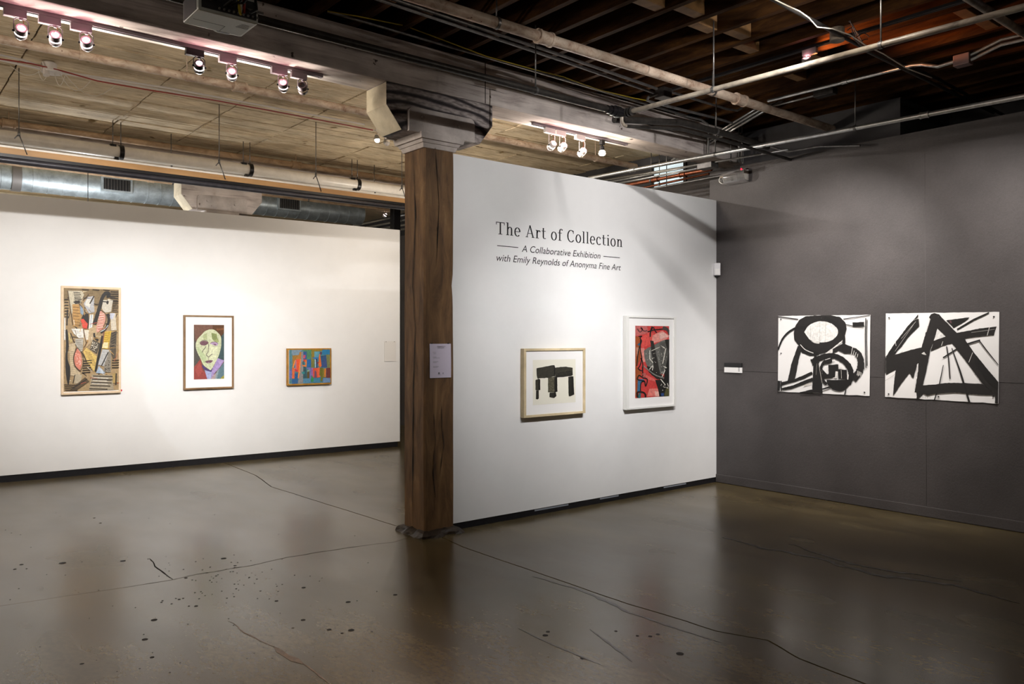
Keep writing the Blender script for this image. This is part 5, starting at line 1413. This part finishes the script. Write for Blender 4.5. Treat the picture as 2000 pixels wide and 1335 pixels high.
# 4 dark stone print
G1, G2, G3 = '#3a382f', '#2a2822', '#1d1b17'
s4 = [('p', G1, [(388, 432), (620, 392), (655, 392), (655, 556), (640, 556), (548, 575), (430, 580), (400, 585), (388, 540)]), ('p', G3, [(640, 392), (662, 412), (655, 560), (640, 556)]),
      ('p', G1, [(660, 428), (740, 418), (820, 416), (915, 434), (912, 540), (890, 552), (780, 565), (655, 572)]), ('p', G2, [(700, 500), (912, 470), (912, 540), (890, 552), (780, 565), (655, 572)]),
      ('p', G1, [(370, 602), (425, 585), (412, 748), (368, 748)]), ('p', G3, [(412, 582), (438, 596), (434, 748), (410, 748)]), ('p', G2, [(376, 752), (412, 752), (412, 868), (392, 882), (368, 874)]),
      ('p', '#545040', [(552, 574), (645, 560), (640, 700), (632, 784), (545, 782)]), ('p', G3, [(645, 560), (684, 572), (680, 774), (636, 784)]), ('d', '#8d876f', (560, 580), (70, 0), (-5, 180), 130, 3),
      ('p', G2, [(568, 788), (655, 784), (664, 835), (625, 866), (562, 850)]), ('p', G3, [(625, 866), (664, 835), (655, 790), (632, 790)]),
      ('p', G2, [(845, 566), (892, 556), (918, 560), (918, 820), (855, 845), (838, 836)]), ('p', G3, [(890, 560), (918, 560), (918, 820), (880, 836)]),
      ('d', '#4f4c40', (400, 430), (240, 0), (0, 130), 90, 4), ('d', '#55513f', (670, 430), (230, 0), (0, 110), 80, 4)]
framed('framed_print', 'print of dark standing stones in a pale maple frame on the middle wall', WALL_M, crop(990, 660, 7.417),
       [(197, 143), (1098, 150), (1070, 1080), (192, 1152)], [(245, 180), (1075, 178), (1045, 1052), (222, 1112)], [(340, 310), (965, 305), (935, 930), (325, 960)], s4, M['frame_maple'], .045, jit=4, cat='print',
       paper=[(340, 310), (965, 305), (935, 930), (325, 960)])

# 5 red abstract
s5 = [('p', '#d2423f', [(272, 212), (684, 222), (668, 1056), (258, 1072)]),
      ('p', '#c96a66', [(278, 216), (420, 218), (430, 300), (330, 330), (272, 340)]), ('p', '#e0534c', [(430, 300), (500, 300), (470, 430), (350, 480), (345, 360)]),
      ('p', '#eb9a8e', [(480, 330), (600, 280), (680, 340), (640, 385), (470, 430)]), ('p', '#f2c0b4', [(560, 310), (620, 300), (670, 350), (570, 380)]), ('p', '#e58f84', [(340, 480), (380, 480), (400, 640), (345, 650)]),
      ('p', '#a34f24', [(268, 340), (330, 350), (335, 600), (290, 700), (345, 780), (300, 850), (285, 1050), (260, 1060)]), ('p', '#c58b74', [(280, 470), (330, 480), (290, 580)]),
      ('p', '#e36a62', [(350, 780), (400, 800), (520, 860), (500, 880), (410, 850)]), ('p', '#ea8378', [(430, 960), (530, 960), (545, 1050), (400, 1050)]), ('p', '#f0b8ab', [(490, 990), (545, 1000), (545, 1050), (500, 1050)]),
      ('s', '#6f6e68', [(372, 510), (450, 465), (640, 385), (678, 470), (672, 700), (600, 790), (500, 770), (410, 690), (380, 600)]), ('p', '#55544f', [(560, 420), (672, 400), (670, 700), (570, 770)]), ('d', '#c6c5bd', (390, 480), (250, 0), (30, 280), 60, 4),
      ('p', '#2c2a26', [(450, 390), (490, 400), (560, 780), (500, 790), (470, 600)]),
      ('p', '#252420', [(625, 385), (682, 380), (668, 560), (650, 500)]), ('p', '#1b1a18', [(668, 540), (680, 540), (664, 1056), (545, 1060), (535, 980), (500, 860), (600, 860), (610, 780)]), ('p', '#262420', [(400, 690), (480, 720), (600, 820), (600, 860), (520, 850), (430, 770)]),
      ('p', '#161513', [(615, 775), (668, 790), (665, 880), (615, 875)]), ('p', '#55522f', [(625, 960), (664, 960), (662, 1050), (600, 1050)]),
      ('c', '#8c8b85', [(350, 680), (420, 740), (500, 800), (605, 840)], 12),
      ('c', '#1d1a18', [(480, 230), (455, 290), (450, 350)], [24, 14]), ('c', '#1d1a18', [(420, 290), (490, 270), (560, 262), (640, 256)], 14), ('c', '#1d1a18', [(490, 235), (510, 280), (530, 300)], 12), ('c', '#4a4340', [(600, 240), (660, 270), (675, 330)], [50, 14]),
      ('c', '#7a4a48', [(300, 250), (330, 290), (360, 260), (340, 240), (380, 280), (415, 270)], 14),
      ('c', '#1c1917', [(310, 345), (350, 340), (330, 360), (345, 400), (320, 470), (300, 560), (285, 690)], 12), ('c', '#1c1917', [(335, 380), (330, 500), (345, 600), (320, 690), (300, 720), (350, 745), (352, 640), (330, 600)], 12),
      ('p', '#2f5f82', [(295, 440), (325, 415), (325, 450)]), ('p', '#3c6c92', [(295, 840), (370, 850), (330, 880), (325, 990), (285, 990)]), ('c', '#1c1917', [(350, 700), (350, 820), (310, 800), (290, 850), (370, 870), (330, 890), (320, 1000)], 13),
      ('c', '#1c1917', [(350, 830), (405, 850), (385, 930), (375, 870)], 12), ('c', '#1c1917', [(290, 1060), (285, 1000), (350, 1000), (380, 1030), (378, 1060)], 18), ('p', '#2d6a70', [(295, 1010), (325, 1010), (322, 1065), (295, 1065)]), ('p', '#2c4a86', [(560, 1020), (595, 1015), (595, 1050), (565, 1050)]),
      ('c', '#b06f68', [(345, 790), (375, 780), (380, 810), (350, 810)], 10),
      ('l', '#e9e5d8', [(440, 510), (438, 610), (475, 655)], 9), ('l', '#e9e5d8', [(630, 490), (590, 665)], 9), ('p', '#e9e5d8', [(565, 450), (625, 480), (615, 492)]), ('l', '#d9d5c8', [(460, 515), (560, 470)], 7),
      ('p', '#e9e5d8', [(585, 690), (640, 715), (625, 725)]), ('l', '#e9e5d8', [(615, 745), (578, 825)], 9), ('c', '#e9e5d8', [(430, 735), (470, 690), (465, 745)], 8), ('l', '#e9e5d8', [(560, 850), (615, 920)], 9), ('p', '#e9e5d8', [(620, 945), (655, 955), (640, 965)]), ('l', '#e9e5d8', [(640, 900), (650, 940)], 8),
      ('d', '#efe9dc', (440, 520), (150, 0), (60, 260), 26, 4), ('d', '#efe9dc', (560, 880), (90, 0), (0, 120), 12, 4)]
framed('framed_print', 'red and black abstract in a white frame on the middle wall', WALL_M, crop(1190, 600, 6.067),
       [(168, 98), (757, 115), (744, 1165), (152, 1210)], [(205, 122), (735, 136), (722, 1145), (190, 1185)], [(278, 215), (680, 225), (662, 1050), (262, 1068)], s5, M['frame_white'], .045, jit=5, cat='print')


def pinned(name, label, wall, cr, quad, shapes, pins, cat='drawing', jit=5, drop=(0, 0, 0, 0)):
    """unframed sheet hung with pins, gently cockled"""
    q = [wall.hit(*cr(p)) for p in quad]
    o, W_, H_ = rect_on(wall, cr, quad)
    root = empty(name, o + wall.u * W_ / 2, label, cat)
    # paper follows the quad, slightly wavy
    n, m_ = 24, 16; V = []; top = []
    for j in range(m_ + 1):
        for i in range(n + 1):
            a, b_ = i / n, j / m_
            p = (q[0].lerp(q[1], a)).lerp(q[3].lerp(q[2], a), b_)
            e = (.004 if j in (0, m_) else 0) * noise.noise(Vector((i * .5, j, W_)))
            p = p + UP * e + wall.n * (.008 + .004 * noise.noise(Vector((a * 4, b_ * 3, W_ * 7))))
            V.append(p)
    Fq = [(j*(n+1)+i, j*(n+1)+i+1, (j+1)*(n+1)+i+1, (j+1)*(n+1)+i) for j in range(m_) for i in range(n)]
    back = [p - wall.n * .002 for p in V]
    N_ = len(V)
    MB().add(V + back, Fq + [tuple(k + N_ for k in reversed(f_)) for f_ in Fq], True).build('sheet', M['paper'], root, fix=False)
    # painted shapes mapped onto the quad plane
    u = (q[1] - q[0]); d = (q[3] - q[0])
    hm = homog(quad, [(0, 0), (1, 0), (1, 1), (0, 1)])
    # build through picture_mesh in sheet space, then bend onto the quad
    ob = picture_mesh('painting', shapes, quad, (0, 0, 0), (1, 0, 0), (0, 1, 0), 1, 1, (0, 0, 1), root, jit)
    pw = world_of(root)
    inv = pw.inverted()
    for v_ in ob.data.vertices:
        w3 = pw @ v_.co
        a, b_ = w3.x, 1 - w3.y
        p = (q[0].lerp(q[1], a)).lerp(q[3].lerp(q[2], a), b_) + wall.n * (.0125 + w3.z)
        v_.co = inv @ p
    for poly in ob.data.polygons:
        if poly.normal.dot(wall.n) < 0: poly.flip()
    for p_ in pins:
        c = wall.hit(*cr(p_)) + wall.n * .012
        MB().tube([c, c + wall.n * .006], .006, 8).build('pin', M['pin'], root)
    return root


K, K2, WH = '#131110', '#1d1a19', '#e9e6e1'
s6 = [('p', K2, [(350, 300), (400, 220), (480, 175), (640, 160), (800, 162), (910, 185), (975, 250), (990, 330), (960, 440), (880, 540), (760, 620), (640, 645), (520, 620), (410, 560), (340, 470), (330, 390)]),
      ('s', '#eeece8', [(465, 370), (520, 290), (640, 238), (760, 250), (850, 300), (885, 370), (850, 440), (760, 490), (650, 498), (540, 470)]),
      ('l', '#b9b4ae', [(545, 295), (540, 470)], 4), ('l', '#b9b4ae', [(660, 240), (658, 495)], 4), ('l', '#b9b4ae', [(735, 245), (725, 495)], 4), ('p', '#dedbd5', [(550, 485), (660, 490), (650, 515), (590, 505)]),
      ('c', K, [(720, 190), (840, 250), (920, 340), (955, 430), (955, 520)], 34), ('p', K, [(410, 520), (560, 600), (640, 620), (650, 655), (540, 668), (440, 630), (400, 570)]), ('c', WH, [(415, 525), (480, 590), (580, 632)], 9),
      ('p', WH, [(720, 640), (830, 560), (940, 470), (930, 500), (820, 590), (815, 635)]),
      ('l', K, [(135, 178), (390, 212)], 11), ('l', K, [(950, 208), (1275, 160)], 9), ('l', K, [(930, 265), (1065, 295)], 10), ('p', K, [(1063, 250), (1205, 245), (1205, 300), (1065, 302)]), ('l', K, [(1068, 308), (1200, 320)], 5),
      ('c', K, [(360, 318), (270, 370), (190, 460), (135, 590)], [26, 22]), ('p', K, [(345, 300), (470, 300), (480, 320), (400, 340)]),
      ('p', K2, [(385, 540), (440, 560), (400, 700), (350, 950), (320, 985), (255, 980), (300, 780)]),
      ('p', K2, [(820, 580), (950, 510), (1060, 555), (1060, 640), (960, 635), (890, 600), (820, 635)]),
      ('c', K2, [(1055, 590), (1130, 640), (1165, 740), (1150, 850), (1070, 960)], [70, 90]), ('l', WH, [(1062, 570), (1048, 650)], 7), ('n', WH, [(1085, 600), (1130, 640)], 3, (-12, 50), 6), ('n', WH, [(1130, 850), (1170, 870)], 4, (-10, 55), 6),
      ('c', K, [(555, 740), (640, 700), (740, 668), (850, 670), (960, 730), (1030, 820), (1045, 920), (1010, 1010)], [60, 70]),
      ('p', K, [(560, 715), (620, 690), (640, 770), (570, 790)]), ('s', K, [(745, 960), (900, 965), (1045, 960), (1020, 1030), (960, 1090), (900, 1103), (820, 1080), (760, 1020)]),
      ('c', K, [(760, 700), (700, 760), (670, 850), (690, 950), (745, 1020)], 34), ('p', K, [(765, 780), (890, 770), (890, 850), (855, 855), (850, 930), (790, 940), (690, 945), (690, 830), (750, 890), (770, 890)]), ('p', K, [(715, 720), (810, 690), (815, 750), (725, 770)]), ('l', WH, [(728, 715), (790, 695)], 7),
      ('p', K, [(885, 830), (995, 840), (1000, 960), (890, 950)]), ('l', '#cfccc6', [(925, 840), (930, 945)], 5), ('p', WH, [(855, 855), (885, 860), (880, 945), (815, 940), (850, 930)]), ('p', WH, [(998, 870), (1018, 900), (1012, 960), (1000, 960)]), ('p', WH, [(895, 780), (965, 830), (895, 828)]), ('p', WH, [(820, 715), (845, 712), (840, 725), (830, 750)]),
      ('p', K, [(590, 640), (610, 640), (655, 740), (660, 900), (690, 1000), (695, 1130), (565, 1115), (575, 900)]), ('l', '#bdb8b0', [(648, 760), (690, 1000)], 6), ('l', '#a9a49c', [(625, 760), (615, 900)], 3),
      ('p', K, [(340, 955), (450, 910), (560, 860), (575, 885), (470, 945), (330, 990), (185, 1030), (185, 990)]), ('p', K, [(180, 1065), (330, 1030), (470, 970), (572, 935), (575, 975), (430, 1030), (300, 1075), (190, 1088)]),
      ('p', K, [(135, 975), (165, 975), (162, 1100), (132, 1100)]), ('p', K, [(168, 975), (186, 975), (186, 1098), (172, 1098)]), ('p', K, [(410, 1115), (570, 1080), (575, 1125), (650, 1140), (420, 1140)]), ('p', K, [(690, 1070), (790, 1040), (790, 1065), (695, 1085)]), ('l', K, [(985, 1080), (970, 1145)], 14), ('p', '#d8cfc2', [(460, 1030), (560, 1000), (560, 1010), (470, 1040)]),
      ('c', K, [(1228, 195), (1222, 400), (1225, 600), (1230, 815)], 10), ('c', K, [(1245, 215), (1238, 420), (1242, 650), (1245, 790)], 9)]
pinned('pinned_drawing', 'black brush drawing with a large ring, left of the two on the grey wall', WALL_R, crop(1500, 590, 6.357), [(133, 170), (1276, 156), (1266, 1162), (130, 1106)], s6,
       [(170, 210), (172, 632), (1208, 1115), (675, 198)])
s7 = [('p', K, [(140, 670), (260, 490), (400, 310), (520, 175), (540, 148), (538, 185), (480, 225), (545, 205), (552, 295), (420, 430), (330, 550), (230, 660)]), ('l', '#bcb8b3', [(510, 240), (330, 450)], 5), ('l', '#bcb8b3', [(480, 280), (250, 610)], 4), ('l', '#e3e0dc', [(255, 480), (265, 540)], 7),
      ('p', K2, [(675, 185), (700, 148), (740, 135), (800, 150), (830, 185), (1010, 370), (1120, 460), (1230, 620), (1400, 830), (1535, 990), (1535, 1150), (1480, 1130), (1330, 1000), (1130, 730), (960, 510), (850, 390), (780, 330), (735, 480), (690, 600), (640, 860), (600, 1030), (610, 1130), (540, 1200), (520, 1195), (520, 1120), (495, 1110), (530, 830), (560, 640), (600, 500), (650, 320), (690, 210)]),
      ('p', '#eceae7', [(780, 330), (850, 395), (860, 430), (735, 478)]), ('l', '#d9d5d2', [(690, 205), (640, 370)], 9),
      ('p', K2, [(735, 478), (880, 425), (1010, 380), (1100, 365), (1300, 325), (1512, 300), (1495, 345), (1480, 410), (1300, 420), (1130, 445), (960, 510), (840, 540), (695, 605)]), ('l', '#d5d1cd', [(1425, 305), (1395, 415)], 9), ('l', '#b5b1ad', [(1200, 375), (1490, 335)], 4),
      ('p', K, [(890, 225), (1140, 190), (1180, 188), (1100, 250), (980, 320)]), ('p', '#5f3f45', [(925, 225), (950, 225), (960, 260), (940, 260)]),
      ('l', K, [(1420, 125), (1230, 215), (1025, 338)], 20),
      ('p', K2, [(140, 665), (290, 640), (450, 590), (650, 545), (690, 600), (660, 760), (640, 860), (535, 760), (480, 945), (430, 880), (330, 1010), (228, 1160), (235, 1050), (260, 830), (140, 900)]), ('p', '#d9d5d0', [(580, 640), (615, 615), (645, 655)]), ('l', '#d9d6d2', [(300, 635), (350, 610)], 8),
      ('p', '#eceae7', [(525, 775), (545, 755), (540, 850), (500, 1100), (495, 1110)]),
      ('p', K2, [(600, 1030), (740, 1020), (880, 1000), (1100, 1000), (1335, 1010), (1480, 1130), (1535, 1150), (1530, 1255), (1495, 1250), (1490, 1155), (1290, 1145), (1000, 1120), (760, 1130), (650, 1155), (600, 1130)]),
      ('l', K, [(895, 545), (920, 700), (938, 950)], 14), ('l', K, [(960, 568), (1060, 850), (1130, 1080), (1175, 1245)], [10, 22, 24, 26]), ('l', K, [(850, 688), (1020, 580)], 16), ('l', K, [(1145, 518), (1310, 468)], 18), ('l', K, [(1300, 475), (1385, 590), (1535, 775)], 13), ('l', K, [(855, 778), (810, 1000), (745, 1212)], [9, 14, 16]),
      ('l', '#dad6d2', [(1218, 622), (1170, 745)], 7), ('l', '#cfcbc6', [(850, 485), (830, 540)], 8), ('d', WH, (1340, 880), (130, 0), (60, 110), 14, 5), ('p', '#121010', [(1230, 620), (1400, 830), (1535, 990), (1535, 1100), (1420, 1000), (1250, 780)]),
      ('l', '#7b7670', [(125, 975), (260, 890)], 3), ('n', '#6a645c', [(570, 1150), (690, 1150)], 5, (0, 40), 3), ('l', K, [(133, 670), (133, 880)], 9)]
pinned('pinned_drawing', 'black brush drawing of crossing angular strokes, right one on the grey wall', WALL_R, crop(1710, 590, 6.357), [(133, 138), (1541, 120), (1530, 1258), (124, 1172)], s7,
       [(178, 192), (1478, 178), (172, 1136), (1470, 1165), (795, 180), (792, 1170)])

# ------------------------------------------------------------------ wall lettering
S_, T_ = .105, .05
def gl_stroke(pts, k=1.0):
    pts = [Vector(p) for p in pts]; A = []; B = []
    for i, p in enumerate(pts):
        d = (pts[min(i + 1, len(pts) - 1)] - pts[max(i - 1, 0)]).normalized()
        w_ = T_ + (S_ - T_) * abs(d.y) ** 1.3 * k
        s = Vector((-d.y, d.x)); A.append(p + s * w_ / 2); B.append(p - s * w_ / 2)
    return [[A[i], A[i + 1], B[i + 1], B[i]] for i in range(len(pts) - 1)]
def ell(cx, cy, rx, ry, t0, t1, n=22): return [(cx + rx * math.cos(math.radians(t0 + (t1 - t0) * i / n)), cy + ry * math.sin(math.radians(t0 + (t1 - t0) * i / n))) for i in range(n + 1)]
def bar_(x0, x1, y0, y1): return [[Vector((x0, y0)), Vector((x1, y0)), Vector((x1, y1)), Vector((x0, y1))]]
def serif(x, y, l=.115, r=.115): return bar_(x - l, x + r, y - (T_ if y > .3 else 0), y + (0 if y > .3 else T_))
def dot_(x, y, r): return [[Vector(p) for p in ell(x, y, r, r, 0, 330, 11)]]
XH = .70
GL = {
 'T': (.74, gl_stroke([(.37, 0), (.37, 1)]) + bar_(.03, .71, .94, 1) + bar_(.03, .075, .78, .98) + bar_(.665, .71, .78, .98) + serif(.37, 0, .15, .15)),
 'h': (.62, gl_stroke([(.15, 0), (.15, 1.04)]) + serif(.15, 0) + serif(.15, 1.04, .12, .03) + gl_stroke([(.17, .5), (.23, .62), (.32, .68), (.40, .66), (.455, .58), (.47, .46), (.47, 0)]) + serif(.47, 0)),
 'e': (.54, gl_stroke([(.07, .37), (.46, .37)]) + gl_stroke(ell(.265, .345, .20, .35, 4, 315, 30))),
 'A': (.76, gl_stroke([(.10, 0), (.37, 1.02)], .1) + gl_stroke([(.36, 1.02), (.64, 0)], 1.0) + bar_(.19, .54, .31, .36) + serif(.10, 0, .10, .11) + serif(.64, 0, .12, .11)),
 'r': (.46, gl_stroke([(.15, 0), (.15, XH)]) + serif(.15, 0, .115, .14) + serif(.15, XH, .12, .02) + gl_stroke([(.16, .44), (.21, .58), (.30, .67), (.38, .66)]) + dot_(.385, .60, .06)),
 't': (.42, gl_stroke([(.17, .93), (.17, .17), (.20, .06), (.28, .02), (.38, .06)]) + bar_(.02, .37, .64, .69)),
 'o': (.56, gl_stroke(ell(.275, .345, .205, .35, 0, 360, 34))),
 'f': (.42, gl_stroke([(.17, 0), (.17, .82), (.21, .95), (.29, 1.01), (.37, .99)]) + dot_(.385, .945, .055) + bar_(.02, .36, .64, .69) + serif(.17, 0, .115, .14)),
 'C': (.72, gl_stroke(ell(.385, .5, .30, .51, 48, 318, 34)) + bar_(.575, .62, .72, .98)),
 'l': (.31, gl_stroke([(.15, 0), (.15, 1.04)]) + serif(.15, 0) + serif(.15, 1.04, .12, .03)),
 'c': (.50, gl_stroke(ell(.275, .345, .205, .35, 52, 315, 26)) + dot_(.40, .575, .058)),
 'i': (.31, gl_stroke([(.15, 0), (.15, XH)]) + serif(.15, 0) + serif(.15, XH, .12, .03) + dot_(.14, .93, .065)),
 'n': (.62, gl_stroke([(.15, 0), (.15, XH)]) + serif(.15, 0) + serif(.15, XH, .12, .03) + gl_stroke([(.17, .5), (.23, .62), (.32, .68), (.40, .66), (.455, .58), (.47, .46), (.47, 0)]) + serif(.47, 0)),
}
t0 = mid(968, 455); t1 = mid(1217, 484); tc = mid(968, 431)
tz = (t0.z + t1.z) / 2; cap = tc.z - t0.z
text = 'The Art of Collection'
tot = sum(.34 if ch == ' ' else GL[ch][0] + .06 for ch in text)
kx = (t1.x - t0.x) / tot
lt = empty('wall_lettering', ((t0.x + t1.x) / 2, YM, tz), 'black exhibition title lettering on the middle white wall', 'lettering')
x = t0.x
for ch in text:
    if ch == ' ': x += .34 * kx; continue
    wd, polys = GL[ch]
    mb = MB()
    for k, pl in enumerate(polys):
        mb.prism([(p.x * kx, p.y * cap) for p in pl], (x, YM - .0002 - .00004 * (k % 3), tz), (1, 0, 0), (0, 0, 1), (0, -.0012, 0))
    mb.build('letter', M['ink'], lt, fix=False)
    x += (wd + .06) * kx


def text_line(body, a, b_, h_, name):
    """slanted condensed line of text between two points of the wall"""
    cu = bpy.data.curves.new('line_text', 'FONT'); cu.body = body; cu.size = 1; cu.shear = .22; cu.extrude = 0.0; cu.resolution_u = 4
    tmp = bpy.data.objects.new('line_text', cu); COL.objects.link(tmp)
    dg = bpy.context.evaluated_depsgraph_get()
    me = bpy.data.meshes.new_from_object(tmp.evaluated_get(dg))
    xs_ = [v_.co.x for v_ in me.vertices]; xa_, xb_ = min(xs_), max(xs_)
    bpy.data.objects.remove(tmp); bpy.data.curves.remove(cu)
    # letters -> words, by the gaps between glyph islands
    pw = world_of(lt).inverted()
    nv = len(me.vertices); par = list(range(nv))
    def find(i):
        while par[i] != i: par[i] = par[par[i]]; i = par[i]
        return i
    for e in me.edges: par[find(e.vertices[0])] = find(e.vertices[1])
    isl = {}
    for i in range(nv): isl.setdefault(find(i), []).append(i)
    spans = sorted((min(me.vertices[i].co.x - .22 * me.vertices[i].co.y for i in v_), max(me.vertices[i].co.x - .22 * me.vertices[i].co.y for i in v_), k) for k, v_ in isl.items())
    words = []; end = -9
    for a_, b3, k in spans:
        if a_ - end > .17: words.append(set())
        words[-1].add(k); end = max(end, b3)
    for wset in words:
        keep = {}; V = []; Fc = []
        for p in me.polygons:
            if find(p.vertices[0]) not in wset: continue
            f_ = []
            for i in p.vertices:
                if i not in keep:
                    keep[i] = len(V); c_ = me.vertices[i].co
                    V.append(Vector((a.x + (c_.x - xa_) / (xb_ - xa_) * (b_.x - a.x), YM - .0012, (a.z + b_.z) / 2 + c_.y * h_ / .72)))
                f_.append(keep[i])
            Fc.append(tuple(f_))
        MB().add(V, Fc).build(name, M['ink'], lt, fix=False)
    bpy.data.meshes.remove(me)


a, b2 = mid(1019, 491), mid(1172.5, 505.5)
cp_ = mid(1023, 478).z - mid(1023, 491.5).z
text_line('A Collaborative Exhibition', a, b2, cp_, 'word')
a, b2 = mid(969.5, 508.5), mid(1212.5, 528.5)
text_line('with Emily Reynolds of Anonyma Fine Art', a, b2, cp_, 'word')
for (xa_, ya_, xb_, yb_) in ((971, 479, 1012, 483.5), (1178.5, 500, 1210.5, 503.5)):
    a, b2 = mid(xa_, ya_), mid(xb_, yb_); z_ = (a.z + b2.z) / 2
    MB().box((a.x, YM - .0014, z_ - .003), (b2.x, YM - .0002, z_ + .003)).build('rule', M['ink'], lt)
